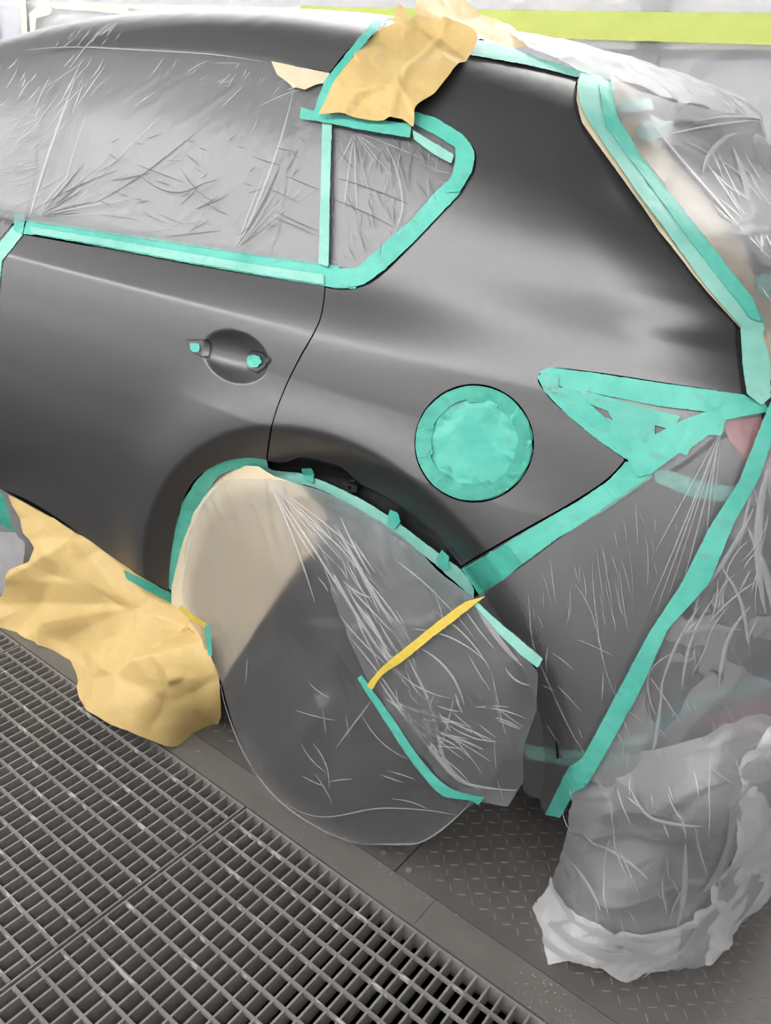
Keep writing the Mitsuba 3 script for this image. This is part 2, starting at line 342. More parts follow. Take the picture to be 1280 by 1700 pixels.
def panel(key, poly, h=.006, rim=.014, mat_='mat_primer', gap=.0016, holes=()):
    """a body panel from its outline in chart coordinates, its edge turned inwards"""
    sp = Polygon(poly, holes).buffer(0).buffer(-gap)
    P, F, loops = fill(sp, h)
    w, t = P[:, 0], P[:, 1]
    V = skin(w, t, 0.0)
    F = orient(V, F, CAM)
    Vs, Fs, n = [V], [F], len(V)
    for l in loops:
        b0 = skin(w[l], t[l], -.0012); b1 = skin(w[l], t[l], -rim)
        k = len(l); i = np.arange(k); j = (i + 1) % k
        Vs += [V[l], b1]
        Fs += [np.stack([n + i, n + k + i, n + j], 1), np.stack([n + j, n + k + i, n + k + j], 1)]
        n += 2 * k
    k = num(key)
    scene[k] = mikit.ply((np.vstack(Vs), np.vstack(Fs)), mat_, smooth=35)
    return k

# ---- outlines traced on the body
SEAM = curve([(540, 474), (538, 495), (533, 525), (520, 555), (500, 590), (475, 640), (456, 690), (448, 725), (443, 765)])
BELT = np.array([(30, 387), (160, 410), (300, 436), (420, 456), (540, 474)])
ARCH_F = curve([(443, 765), (415, 761), (385, 764), (350, 778), (320, 803), (302, 840), (290, 890), (283, 940), (280, 985)])
SILL = curve([(280, 985), (200, 935), (110, 870), (40, 828), (0, 812)])
FRONT = curve([(-30, 795), (-14, 700), (-6, 600), (-3, 500), (3, 434), (30, 387)])
WINQ = curve([(540, 476), (575, 480), (605, 473), (640, 450), (690, 395), (740, 340), (774, 300), (788, 278), (789, 258), (775, 232), (750, 213), (715, 196), (685, 184), (600, 175)])
ROOFQ = np.array([(648, 150), (690, 110), (783, 93), (850, 108), (905, 120), (960, 132)])
DPIL = curve([(960, 132), (954, 150), (953, 172), (962, 203), (985, 245), (1040, 335), (1100, 420), (1160, 488), (1222, 545), (1226, 600), (1233, 656)])
LAMP_T = curve([(1233, 656), (1100, 636), (980, 618), (920, 612), (900, 618), (894, 630), (905, 650), (945, 690), (990, 727), (1040, 762)])
BSEAM = curve([(1040, 762), (1012, 793), (960, 829), (870, 880), (765, 941)])
ARCH_R = curve([(765, 941), (748, 918), (725, 893), (690, 862), (655, 834), (615, 812), (600, 805), (588, 795), (565, 776), (540, 768), (500, 760), (484, 766), (470, 769), (443, 765)])
th = np.linspace(0, 2 * math.pi, 60, endpoint=False)
FUEL = np.stack([787 + 98 * np.cos(th), 736 + 97 * np.sin(th)], 1)
fuel_c = chart(FUEL)
CAR = 'car'
tag(CAR, 'dark grey primed car, its glass, wheel and rear masked with film and tape', 'car')
panel(CAR + '__rear_door', chart(np.vstack([BELT, SEAM[1:], ARCH_F[1:], SILL[1:], FRONT])), h=.005)
panel(CAR + '__quarter_panel', chart(np.vstack([SEAM[::-1], WINQ[1:], ROOFQ, DPIL[1:], LAMP_T[1:], BSEAM[1:], ARCH_R[1:-1]])), h=.005, holes=[fuel_c])
# inner shell
keep = np.ones(len(_F), bool)
c3 = _P[_F].mean(1)
keep &= c3[:, 2] > .40
keep &= ~((np.hypot(c3[:, 0] - HUB[0], c3[:, 2] - HUB[1]) < .53) & (c3[:, 1] < 1.5))
Psh = skin(WW.ravel(), TT.ravel(), -.016)
used, inv = np.unique(_F[keep], return_inverse=True)
scene[CAR + '__inner_shell'] = mikit.ply((Psh[used], inv.reshape(-1, 3)), 'mat_shell', smooth=True)
Pfar = Psh[used] * [1, -1, 1] + [0, 4.12, 0]
far_f = inv.reshape(-1, 3); far_f = far_f[Pfar[far_f][:, :, 1].min(1) > 2.05]
scene[CAR + '__far_side'] = mikit.ply((Pfar, far_f), 'mat_primer', smooth=True)
scene[CAR + '__underbody'] = mikit.ply(box(-3.25, -.30, 1.56, 2.80, .36, .40), 'mat_shell')
# wheel well liner and wheel
def lathe(prof, n=64, hz=.36, sc=1.0):
    """profile (r, y) turned about the wheel's axle (along y)"""
    a = np.linspace(0, 2 * math.pi, n, endpoint=False); pr = np.asarray(prof, float) * [sc, 1]
    V = np.stack([HUB[0] + pr[None, :, 0] * np.cos(a)[:, None], np.repeat(pr[None, :, 1], n, 0), hz + pr[None, :, 0] * np.sin(a)[:, None]], -1)
    k = len(pr); i, j = np.meshgrid(np.arange(n), np.arange(k - 1), indexing='ij'); b = i * k + j; c = ((i + 1) % n) * k + j
    return V.reshape(-1, 3), np.vstack([np.stack([b, b + 1, c], -1).reshape(-1, 3), np.stack([b + 1, c + 1, c], -1).reshape(-1, 3)])
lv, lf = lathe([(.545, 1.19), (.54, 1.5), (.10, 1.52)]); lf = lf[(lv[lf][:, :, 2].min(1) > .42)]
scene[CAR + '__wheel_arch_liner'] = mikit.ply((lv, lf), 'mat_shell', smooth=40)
WH = CAR + '__rear_wheel'
scene[WH + '__tyre'] = mikit.ply(lathe([(.225, 1.145), (.235, 1.133), (.26, 1.125), (.30, 1.123), (.33, 1.128), (.35, 1.145), (.357, 1.170), (.358, 1.310), (.345, 1.340), (.30, 1.355), (.225, 1.340)], 64, .349, .975), 'mat_rubber', smooth=50)
rim = [lathe([(.226, 1.142), (.218, 1.140), (.21, 1.160), (.20, 1.210), (.0, 1.230)], 64, .349, .975)]
scene[WH + '__rim'] = mikit.ply(rim[0], 'mat_alloy', smooth=40)
sp = []
for k in range(5):
    a = 2 * math.pi * k / 5 + .3
    for da in (-.13, .13):
        b = box(.03, .208, -.016, .016, 0, .022); b.apply_transform(trimesh.transformations.rotation_matrix(math.pi / 2, (1, 0, 0)))
        b.apply_transform(trimesh.transformations.rotation_matrix(-(a + da), (0, 1, 0))); b.apply_translation((HUB[0], 1.162, .349)); sp.append(b)
for i, b in enumerate(sp): scene[WH + '__spoke' + ('' if i == 0 else '_%03d' % i)] = mikit.ply(b, 'mat_alloy')
scene[WH + '__hub_cap'] = mikit.ply(lathe([(.0, 1.128), (.02, 1.129), (.032, 1.136), (.034, 1.160)], 24, .349, .6), 'mat_bright', smooth=40)

def region(key, poly, off=-.001, m='mat_primer', h=.02): 
    """a smooth covered part of the car from a chart outline"""
    P, F, loops = fill(poly, h); V = skin(P[:, 0], P[:, 1], off); F = orient(V, F, CAM)
    scene[num(key)] = mikit.ply((V, F), m, smooth=True)
tz = lambda z: float(t_of_z(z))
c_win = chart(np.vstack([BELT, WINQ[1:]]))
gut = tz(1.672)
gx = chart([(640, 150), (783, 93), (960, 132)])
w_paper = chart([(590, 100)])[0, 0]; 
region(CAR + '__roof', [(-3.25, gut), (-1.5, gut), (gx[1, 0] - .45, gx[1, 1] - .0), *gx[1:], (CL, gx[2, 1] + .04), (CL, TMAX), (-3.25, TMAX)], -.001)
wl = chart([(100, 365)])[0, 0]
wb = c_win[0]
B0 = chart([(60, 372)])[0]; tb = B0[1]
pc = lambda *p: chart(list(p))
region(CAR + '__door_frame', [(-3.25, tb), (wb[0], tb), *c_win[1:5], *c_win[5:], (gx[1, 0] - .45, gut - .012), (-3.25, gut - .012)], -.004, 'mat_primer')
region(CAR + '__rear_door_window', pc((118, 370), (300, 432), (440, 455), (470, 330), (488, 215), (470, 175), (400, 140), (300, 128), (215, 130), (170, 145)), -.002, 'mat_glass_dark')
region(CAR + '__quarter_window', pc((560, 455), (590, 450), (660, 385), (740, 300), (752, 275), (740, 255), (690, 225), (560, 205)), -.002, 'mat_glass_dark')
region(CAR + '__front_door_window', [(-3.2, tb + .02), (float(pc((40, 370))[0, 0]), tb + .02), *pc((60, 240), (92, 140)), (float(pc((92, 140))[0, 0]) - .05, gut - .05), (-3.2, gut - .05)], -.002, 'mat_glass_dark')
panel(CAR + '__front_door', [(-3.25, tz(.42)), *pc((-22, 800), (-10, 600), (-1, 436), (30, 376)), (-3.25, tb + .02)], h=.02)
# rear: bumper, tail lamp, tailgate, rear window
dp = chart(DPIL)
seam_r = chart(BSEAM)
lampc = pc((1233, 656), (1275, 690), (1280, 720))
lamp_poly = np.vstack([chart(LAMP_T), pc((1100, 790), (1180, 735), (1262, 690))])
panel(CAR + '__tail_lamp', lamp_poly, h=.012, rim=.02, mat_='mat_lens', gap=.003)
bl = chart(np.vstack([[(1040, 766), (1100, 792), (1180, 738), (1262, 692), (1300, 760), (1330, 800)]]))
cb = chart([(940, 1350)])[0]
bump_poly = np.vstack([[(cb[0], cb[1]), (CL + .9, cb[1]), (CL + .9, tz(1.0))], bl[::-1], seam_r[1:], pc((825, 1015), (865, 1080), (880, 1150), (880, 1230), (866, 1325), (905, 1342))])
panel(CAR + '__rear_bumper', bump_poly, h=.012)
ta = dp[0]
tail = [*dp, *pc((1262, 690), (1300, 760), (1330, 800)), (CL + .9, tz(1.0)), (CL + .9, tz(1.70)), (dp[0, 0] + .15, tz(1.70))]
region(CAR + '__tailgate', tail, -.004, 'mat_primer', .015)
region(CAR + '__rear_window', [*pc((1075, 190), (1120, 260), (1200, 355), (1262, 440)), (CL + .8, tz(1.27)), (CL + .8, tz(1.62))], .001, 'mat_glass_dark', .015)
region(CAR + '__reverse_lamp', pc((1200, 700), (1262, 692), (1300, 760), (1310, 830), (1275, 800), (1235, 765), (1212, 735)), .002, 'mat_red', .01)
region(CAR + '__rear_reflector', pc((1165, 1190), (1240, 1160), (1300, 1140), (1300, 1200), (1240, 1222), (1180, 1228)), .002, 'mat_red', .01)
tag(CAR + '__reverse_lamp', 'red rear lamp seen through the film'); tag(CAR + '__rear_reflector', 'red bumper reflector seen through the film')
# black flange of the arch with its bracket
fl_low = curve([(446, 800), (500, 800), (540, 815), (600, 842), (663, 886), (726, 936), (762, 972)])
fw = chart(np.vstack([ARCH_R[::-1], fl_low[::-1]]))
P, F, loops = fill(fw, .005); V = skin(P[:, 0], P[:, 1], -.012 - .006 * meshkit.noise(np.c_[P * 25, P[:, :1] * 0], 3)); F = orient(V, F, CAM)
scene[CAR + '__arch_flange'] = mikit.ply((V, F), 'mat_black', smooth=True)
br = chart([(566, 806), (573, 799), (588, 798), (594, 806), (593, 817), (580, 818)]); hole = chart([(582 + 3 * math.cos(q), 809 + 3.2 * math.sin(q)) for q in np.linspace(0, 6.28, 12, endpoint=False)])
P, F, loops = fill(Polygon(br, [hole]), .003); V = skin(P[:, 0], P[:, 1], .003); Vb = skin(P[:, 0], P[:, 1], -.004)
F = orient(V, F, CAM); scene[CAR + '__bracket'] = mikit.ply(solid(V, Vb, F, loops), 'mat_black', smooth=30)

# ------------------------------------------------------------------ sheets: tape, paper, film
rng = np.random.default_rng(7)
def wrinkle(P, amp, lam=.05, seed=0):
    """creased paper: piecewise linear folds in random directions"""
    r = np.random.default_rng(seed); out = np.zeros(len(P))
    Q = P + .25 * lam * (np.stack([meshkit.noise(P / lam * .7, 11 + k + seed) for k in range(3)], -1) - .5) * 2
    for k in range(6):
        d = r.normal(size=3); d /= np.linalg.norm(d); l = lam * (2.4 if k < 2 else 1.2 if k < 4 else .6)
        f = (Q @ d) / l + r.random(); tri = np.abs((f % 1) - .5) * 2
        out += (tri - .5) * l / lam * .5 * np.clip(meshkit.noise(P / (lam * 3), 40 + k + seed) * 2 - .5, 0, 1)
    return amp * out
def facets(P, sp, amp, seed=0, aniso=(1, 1)):
    """crumpled paper over the sheet's own flat coordinates: heights at random points, flat facets and sharp folds between them"""
    r = np.random.default_rng(seed); Q = P / np.asarray(aniso, float)
    lo, hi = Q.min(0) - 2 * sp, Q.max(0) + 2 * sp; n = int(np.prod((hi - lo) / sp)) + 8
    pts = r.uniform(lo, hi, (n, 2)); hts = r.normal(0, amp, n)
    return LinearNDInterpolator(np.vstack([pts, [lo - sp, hi + sp, [lo[0] - sp, hi[1] + sp], [hi[0] + sp, lo[1] - sp]]]), np.r_[hts, 0, 0, 0, 0])(Q)
def streak(P, d, amp, long=.25, short=.014, seed=0, k=5):
    """thin ridges running along the direction d"""
    d = np.asarray(d, float); d /= np.linalg.norm(d); n1 = np.cross(d, [0, 1, 0.]); n1 /= np.linalg.norm(n1)
    Q = np.stack([P @ d / long, P @ n1 / short, P[:, 1] / long], -1)
    n = meshkit.noise(Q, seed)
    return amp * (1 - np.abs(2 * n - 1)) ** k * np.clip(meshkit.noise(P / .12, seed + 5) * 2.2 - .5, 0, 1)
def sheet(key, px, depth, m, h=5.0, bumpf=None, thick=.0003, smooth=True, pxbump=None):
    """a thin sheet from its outline: depth(px) gives points in space; bumpf(points) lifts them along the sheet's normal"""
    P, F, loops = fill(px, h)
    V = depth(P); F = orient(V, F, CAM)
    N = vnormals(V, F)
    if bumpf is not None or pxbump is not None:
        V = V + N * ((bumpf(V) if bumpf is not None else 0) + (pxbump(P) if pxbump is not None else 0))[:, None]; N = vnormals(V, F)
    mesh = solid(V, V - N * thick, F, loops) if thick else (V, F)
    scene[key] = mikit.ply(mesh, m, smooth=smooth)
    return key
def on_car(off):
    def f(px):
        c = chart(px); return skin(c[:, 0], c[:, 1], off)
    return f
def hang(ctrl):
    """free hanging: thin plate through control pixels with their distance Y into the booth"""
    c = np.array(ctrl, float); rb = RBFInterpolator(c[:, :2] / 400, c[:, 2], kernel='thin_plate_spline', smoothing=1e-4)
    return lambda px: at(px, 1, rb(np.asarray(px) / 400))
LEVEL = [0]
def tape(px, label, m='mat_tape', off=.0018, key='masking_tape', bump=.0004, cat_='masking tape', depth=None, h=4.0, sub=None, rag=.9, lam=.02, fac=None):
    LEVEL[0] += 1
    k = num(key) if sub is None else num(sub)
    p = resample(px, 3.0, True)
    r = np.random.default_rng(LEVEL[0]); p = p + r.normal(0, rag * .35, p.shape)
    sd = LEVEL[0]
    sheet(k, p, depth or on_car(off), m, h, lambda V: wrinkle(V, bump, lam, sd) + bump * .8 * meshkit.noise(V / .008, sd), .0003, pxbump=(lambda P: facets(P, fac[0], fac[1], sd)) if fac else (lambda P: facets(P, 26, .00045, sd)))
    if sub is None: tag(k, label, cat_)
    return k
# ---- green masking tape
tape([(27, 355), (45, 358), (43, 372), (39, 390), (24, 384)], 'small green tape tab on the top front corner of the rear door', off=.004)
tape([(26, 372), (40, 389), (4, 434), (-2, 500), (-5, 600), (-13, 700), (-30, 797), (-52, 786), (-36, 690), (-29, 590), (-25, 500), (-16, 430), (0, 402)], 'green tape strip down the front edge of the rear door', 'mat_tape_pale')
tape([(46, 366), (110, 373), (200, 389), (260, 396), (415, 422), (530, 437), (592, 447), (592, 480), (560, 479), (530, 474), (450, 461), (320, 439), (165, 409), (62, 391), (38, 389)], 'long wide green tape strip along the belt line above the rear door')
tape([(52, 378), (200, 402), (400, 437), (540, 458), (540, 474), (450, 460), (320, 438), (165, 408), (54, 389)], 'second green tape layer along the lower edge of the belt line strip', 'mat_tape_pale', .0046)
tape([(556, 447), (595, 446), (655, 391), (680, 370), (715, 330), (742, 303), (775, 297), (765, 322), (685, 406), (640, 449), (605, 474), (575, 480), (552, 478)], 'green tape strip along the sloping lower edge of the quarter window', off=.0036)
tape([(684, 185), (725, 198), (770, 226), (780, 238), (760, 249), (725, 227), (687, 207)], 'green tape strip along the upper rear edge of the quarter window', 'mat_tape', .0042)
tape([(688, 220), (725, 243), (757, 262), (753, 277), (725, 262), (690, 236)], 'inner green tape strip across the upper corner of the quarter window film', 'mat_tape_pale', .010)
tape([(758, 250), (768, 240), (780, 237), (788, 252), (790, 264), (786, 286), (765, 321), (741, 322), (746, 303), (754, 288), (757, 270)], 'short green tape pieces round the rear corner of the quarter window', off=.0050)
tape([(539, 200), (555, 208), (552, 330), (550, 447), (533, 441), (535, 390), (537, 300)], 'pale upright green tape strip between the door window and quarter window films', 'mat_tape_pale', .009)
tape([(507, 185), (537, 195), (577, 199), (631, 206), (685, 214), (689, 220), (687, 237), (625, 227), (550, 211), (505, 204)], 'green tape strip along the bottom of the brown roof pillar paper', off=.016)
tape([(621, 46), (588, 88), (545, 141), (526, 192), (539, 194), (556, 157), (576, 121), (612, 79), (639, 46)], 'green tape strip along the front edge of the brown roof pillar paper', off=.014)
tape([(788, 69), (824, 77), (860, 88), (899, 102), (958, 119), (1002, 124), (985, 136), (958, 132), (900, 117), (850, 107), (808, 99), (770, 94)], 'green tape strip along the roof seam above the quarter panel', 'mat_tape_deep', .004)
PIL = [(961, 132), (1005, 127), (1014, 150), (1021, 203), (1059, 268), (1100, 325), (1146, 381), (1194, 441), (1238, 498), (1263, 538), (1250, 552), (1226, 548), (1172, 486), (1110, 402), (1058, 334), (1008, 260), (975, 210), (961, 182), (956, 152)]
tape(PIL, 'long wide green tape strip down the rear roof pillar edge', 'mat_tape_pale', .0105)
tape([(990, 150), (1012, 160), (1020, 203), (1059, 268), (1100, 325), (1146, 381), (1194, 441), (1238, 498), (1260, 540), (1238, 534), (1190, 472), (1140, 408), (1085, 334), (1035, 266), (1002, 220)], 'brighter second green tape layer down the rear roof pillar', 'mat_tape', .0122)
tape([(1222, 548), (1262, 538), (1258, 565), (1270, 603), (1272, 662), (1258, 676), (1234, 657), (1226, 603)], 'short upright green tape strip from the pillar down to the tail lamp', 'mat_tape_pale', .0125)
LM = 'tail_lamp_masking'
tag(LM, 'patchwork of dusty green tape strips over the pointed tail lamp', 'masking tape')
for p, m, o in [([(897, 617), (914, 611), (990, 620), (1100, 637), (1235, 656), (1262, 672), (1200, 688), (1100, 676), (1000, 656), (940, 642), (905, 640)], 'mat_tape', .003),
                ([(893, 626), (906, 618), (935, 650), (985, 692), (1040, 735), (1062, 752), (1041, 763), (990, 728), (945, 691), (905, 651)], 'mat_tape', .0036),
                ([(925, 636), (1010, 660), (1130, 692), (1118, 714), (1040, 694), (960, 664)], 'mat_tape_dusty', .0042),
                ([(945, 662), (1000, 690), (1090, 730), (1074, 748), (1010, 712), (958, 684)], 'mat_tape_dusty', .0048),
                ([(915, 640), (960, 652), (1052, 735), (1040, 757), (985, 706), (935, 664)], 'mat_tape', .0050),
                ([(1000, 664), (1090, 688), (1085, 738), (1060, 740), (1020, 700)], 'mat_tape_dusty', .0052),
                ([(905, 622), (930, 628), (925, 655), (902, 644)], 'mat_tape_dusty', .0054),
                ([(1050, 724), (1068, 721), (1088, 752), (1046, 767), (1034, 746)], 'mat_tape', .0056)]:
    tape(p, '', m, o, sub=LM + '__strip')
tape([(1046, 768), (1075, 728), (1130, 700), (1200, 674), (1265, 668), (1274, 685), (1203, 699), (1196, 724), (1176, 722), (1146, 745), (1140, 757), (1128, 752), (1082, 786), (1058, 792)], 'wide green tape strip slanting up from the bumper seam under the tail lamp', 'mat_tape', .0062)
tape([(768, 943), (816, 916), (872, 882), (960, 832), (1012, 797), (1040, 766), (1086, 764), (1083, 793), (1004, 848), (925, 894), (860, 942), (800, 991), (785, 968)], 'wide green tape strip along the seam between quarter panel and bumper', 'mat_tape', .004)
tape([(816, 915), (842, 902), (868, 934), (842, 958), (800, 990), (788, 968), (772, 946)], 'overlapping green tape piece at the arch end of the bumper seam', 'mat_tape_deep', .0048)
tape([(958, 834), (1000, 806), (1022, 826), (1004, 848), (968, 868)], 'overlapping green tape piece at the middle of the bumper seam strip', 'mat_tape', .0050)
FCT = 'fuel_filler_masking'
tag(FCT, 'round green tape cover pressed into the fuel filler opening', 'masking tape')
thx = np.linspace(0, 2 * math.pi, 70, endpoint=False)
tape(np.stack([787 + 97.0 * np.cos(thx), 736 + 95.5 * np.sin(thx)], 1), '', 'mat_tape', .0, sub=FCT + '__sheet', bump=.0008, lam=.03, rag=.2, fac=(19, .0030))
for k in range(11):
    a0, a1 = k * 2 * math.pi / 11, (k + 1.25) * 2 * math.pi / 11
    q = np.linspace(a0, a1, 12); r0 = 72 + 3 * math.sin(k * 2.1)
    tape(np.vstack([np.stack([787 + 96 * np.cos(q), 736 + 94.5 * np.sin(q)], 1), np.stack([787 + r0 * np.cos(q[::-1]), 736 + r0 * .98 * np.sin(q[::-1])], 1)]), '', 'mat_tape_deep', .0026 + .0004 * (k % 3), sub=FCT + '__strip', bump=.0007, lam=.018, fac=(12, .0009))
tape([(441, 760), (405, 759), (375, 763), (350, 774), (325, 799), (302, 836), (287, 889), (281, 940), (279, 978), (297, 990), (301, 965), (305, 932), (312, 896), (327, 862), (345, 816), (362, 792), (387, 780), (420, 780), (448, 797)], 'broad green tape band round the front half of the wheel arch', 'mat_tape', -.003, depth=None, bump=.0012)
tape([(344, 822), (350, 826), (338, 856), (331, 878), (322, 880), (330, 852)], 'short pale green tape strip on the arch paper beside the front band', 'mat_tape_pale', .010)
T15T = curve([(440, 775), (455, 782), (500, 787), (522, 794), (567, 813), (600, 830), (647, 859), (685, 887), (726, 918), (760, 943), (786, 977)])
T15B = curve([(786, 995), (760, 972), (726, 941), (694, 915), (663, 890), (616, 860), (560, 828), (540, 817), (492, 803), (448, 801)])
tape(np.vstack([T15T, T15B]), 'green tape band along the rear half of the wheel arch below the black flange', 'mat_tape_pale', -.002, bump=.0008)
for p, l in [([(502, 776), (519, 775), (523, 786), (522, 801), (505, 794)], 'small green tape tab on the black arch flange nearest the door seam'), ([(649, 845), (662, 851), (666, 866), (655, 879), (643, 868)], 'middle small green tape tab on the black arch flange'), ([(735, 912), (748, 924), (745, 934), (748, 945), (730, 943), (725, 926)], 'small green tape tab on the black arch flange nearest the bumper')]:
    tape(p, l, 'mat_tape', .003, bump=.001)
for p, l in [([(317, 570), (332, 570), (335, 578), (334, 584), (325, 586), (318, 580)], 'small green tape plug in the front door handle mount'), ([(414, 592), (425, 588), (435, 592), (438, 602), (430, 612), (418, 612), (412, 604)], 'larger green tape plug in the rear door handle mount')]:
    tape(p, l, 'mat_tape', .005, key='tape_plug', bump=.0012, h=2.5, lam=.008)
tape([(207, 945), (250, 966), (295, 989), (296, 1006), (260, 987), (212, 961)], 'green tape strip along the sill edge above the brown sill paper', 'mat_tape_deep', .003)
tape([(-40, 800), (0, 814), (8, 822), (26, 885), (0, 884), (-40, 880)], 'dark green tape piece at the lower front corner of the rear door', 'mat_tape_deep', .004)
tape([(1086, 778), (1110, 780), (1170, 800), (1222, 808), (1210, 834), (1150, 826), (1088, 800)], 'pale green tape strip on the bumper under the film below the tail lamp', 'mat_tape_pale', .002)
# ---- kraft paper
KP = 'masking_paper'
def paper(px, label, depth, m='mat_kraft', amp=.008, lam=.09, h=4.0, seed=0, extra=None, fac=((55, .012), (22, .003))):
    k = num(KP)
    p = resample(px, 4.0, True)
    f = lambda V: wrinkle(V, amp, lam, seed) + (extra(V) if extra is not None else 0)
    sheet(k, p, depth, m, h, f, .0004, smooth=22, pxbump=lambda P: sum(facets(P, a, b, seed + i) for i, (a, b) in enumerate(fac))); tag(k, label, 'masking paper'); return k
def car_or(px_ctrl):
    return hang(px_ctrl)
Yc = lambda u, v, off=0.0: float(on_car(off)(np.array([[u, v]]))[0, 1])
cc = lambda pts, off: [(u, v, Yc(u, v, off)) for u, v in pts]
pp = curve([(628, 47), (580, 106), (548, 157), (530, 192), (565, 190), (601, 197), (631, 200), (664, 198), (687, 214), (690, 184), (723, 151), (772, 93), (792, 56), (765, 36), (710, 26), (694, 20), (680, 26), (669, 10), (662, 2), (652, 34)])
paper(pp, 'brown kraft paper taped over the roof side pillar above the quarter window', hang(cc([(600, 110), (560, 180), (640, 180), (685, 205), (700, 165), (740, 120), (660, 110), (720, 80)], .036) + [(628, 62, 1.515), (655, 75, 1.50), (640, 46, 1.535), (665, 5, 1.55), (710, 26, 1.58), (790, 56, 1.56), (700, 60, 1.54)]), seed=9, amp=.002, fac=((60, .0055), (26, .0016)),
      extra=lambda V: .007 * np.exp(-((V[:, 0] + 1.045 - .25 * (1.55 - V[:, 2])) / .010) ** 2))
paper(curve([(690, 24), (696, -20), (720, -30), (750, -10), (808, 28), (854, 48), (878, 70), (871, 83), (850, 82), (800, 72), (780, 92), (740, 60)]), 'brown kraft paper lying folded across the roof behind the pillar paper', hang([(690, 20, 1.80), (710, -20, 1.95), (808, 30, 1.85), (878, 70, 1.80), (850, 82, 1.70), (780, 90, 1.64), (740, 60, 1.68)]), 'mat_kraft', seed=8, amp=.004, fac=((50, .012), (22, .002)))
paper([(457, 110), (505, 120), (552, 128), (543, 145), (530, 148), (512, 156), (492, 152), (485, 145), (467, 132)], 'small torn scrap of brown paper at the top of the rear door window', on_car(.014), 'mat_kraft_pale', amp=.001, lam=.05, seed=2, fac=((25, .003),))
paper([(958, 135), (1012, 129), (1050, 140), (1060, 170), (1064, 197), (1086, 235), (1113, 268), (1162, 325), (1200, 370), (1227, 414), (1240, 449), (1275, 500), (1310, 560), (1330, 640), (1290, 660), (1262, 600), (1240, 560), (1225, 545), (1170, 485), (1105, 401), (1051, 326), (1001, 256), (966, 206), (956, 170)], 'long strip of brown paper down the rear roof pillar under the film', on_car(.004), 'mat_kraft_pale', amp=.0008, lam=.06, seed=5, fac=((40, .0012),))
sill = [(10, 821), (60, 844), (125, 884), (207, 948), (295, 1006), (340, 1040), (356, 1090), (367, 1130), (370, 1165), (362, 1182), (322, 1208), (280, 1231), (267, 1228), (225, 1203), (180, 1188), (140, 1176), (128, 1140), (117, 1098), (90, 1080), (65, 1068), (35, 1057), (0, 1043), (-40, 1035), (-40, 1010), (0, 990), (15, 970), (22, 945), (52, 932), (55, 910), (30, 885)]
fy = lambda u, v: (u, v, float(at([u, v], 2, .004)[1]))
paper(sill, 'large crumpled sheet of brown kraft paper hanging from the sill onto the floor', hang([(10, 821, 1.17), (125, 884, 1.16), (207, 948, 1.155), (295, 1006, 1.15), (340, 1040, 1.135), (367, 1140, 1.10), (60, 900, 1.14), (150, 1000, 1.10), (250, 1080, 1.085), fy(362, 1182), fy(280, 1231), fy(140, 1176), fy(117, 1098), fy(35, 1057), fy(-40, 1035), (200, 1130, 1.03), (30, 990, 1.10)]), amp=.004, lam=.14, seed=11, fac=((75, .03), (30, .006)))
paper([(328, 804), (356, 780), (390, 772), (430, 774), (455, 790), (500, 806), (545, 850), (544, 905), (502, 930), (440, 1020), (367, 1133), (352, 1092), (340, 1042), (318, 1026), (284, 1003), (284, 940), (300, 866)], 'pale brown paper sheet across the front of the wheel arch under the film', hang([(352, 792, 1.175), (430, 783, 1.165), (545, 850, 1.125), (290, 1000, 1.165), (310, 870, 1.175), (367, 1133, 1.085), (440, 1000, 1.088), (500, 930, 1.090)]), 'mat_kraft_pale', amp=.001, lam=.10, seed=14, fac=((70, .0028), (30, .0006)))
# ---- film
def film_sheet(label, px, depth, m='mat_film', h=4.0, bumpf=None, name='masking_film', fac=()):
    k = num(name); sheet(k + '__sheet', resample(px, 4.0, True), depth, m, h, bumpf, 0, pxbump=(lambda P: sum(facets(P, a, b, 300 + i) for i, (a, b) in enumerate(fac))) if fac else None); tag(k, label, 'masking film'); return k
def creases(k, lines, depth, m='mat_fold', lift=.0015, name='crease'):
    """creases: thin pleats of doubled film, one mesh of all"""
    Q, W_, n = [], [], 0
    for pts, wd in lines:
        c = curve(pts, step=7.0); s = np.linspace(0, 1, len(c)); tn = np.gradient(c, axis=0); tn /= np.linalg.norm(tn, axis=1, keepdims=True) + 1e-9
        nn = np.stack([-tn[:, 1], tn[:, 0]], 1); prof = np.sin(np.pi * np.clip(s * .94 + .03, 0, 1)) ** .7 * wd
        Q.append(np.vstack([c + nn * prof[:, None] * .5, c, c - nn * prof[:, None] * .5])); W_.append(prof / wd)
    LL = depth(np.vstack(Q)); V, Fc, o = [], [], 0
    for q3, pr in zip(Q, W_):
        q = len(q3) // 3; L = LL[o:o + 3 * q].copy(); o += 3 * q
        Nn = np.cross(L[1:q] - L[:q - 1], L[2 * q:3 * q - 1] - L[:q - 1]); Nn = Nn / (np.linalg.norm(Nn, axis=1, keepdims=True) + 1e-12); Nn = np.vstack([Nn, Nn[-1:]])
        sg = np.sign((Nn * (CAM - L[q:2 * q])).sum(1, keepdims=True))
        L[q:2 * q] += Nn * sg * lift * pr[:, None]
        V.append(L); i = np.arange(q - 1)
        for a, b in ((0, q), (q, 2 * q)):
            Fc += [np.stack([n + a + i, n + a + i + 1, n + b + i], 1), np.stack([n + a + i + 1, n + b + i + 1, n + b + i], 1)]
        n += 3 * q
    key = k + '__' + name
    scene[num(key)] = mikit.ply((np.vstack(V), np.vstack(Fc)), m, smooth=True); tag(key, kind='stuff')
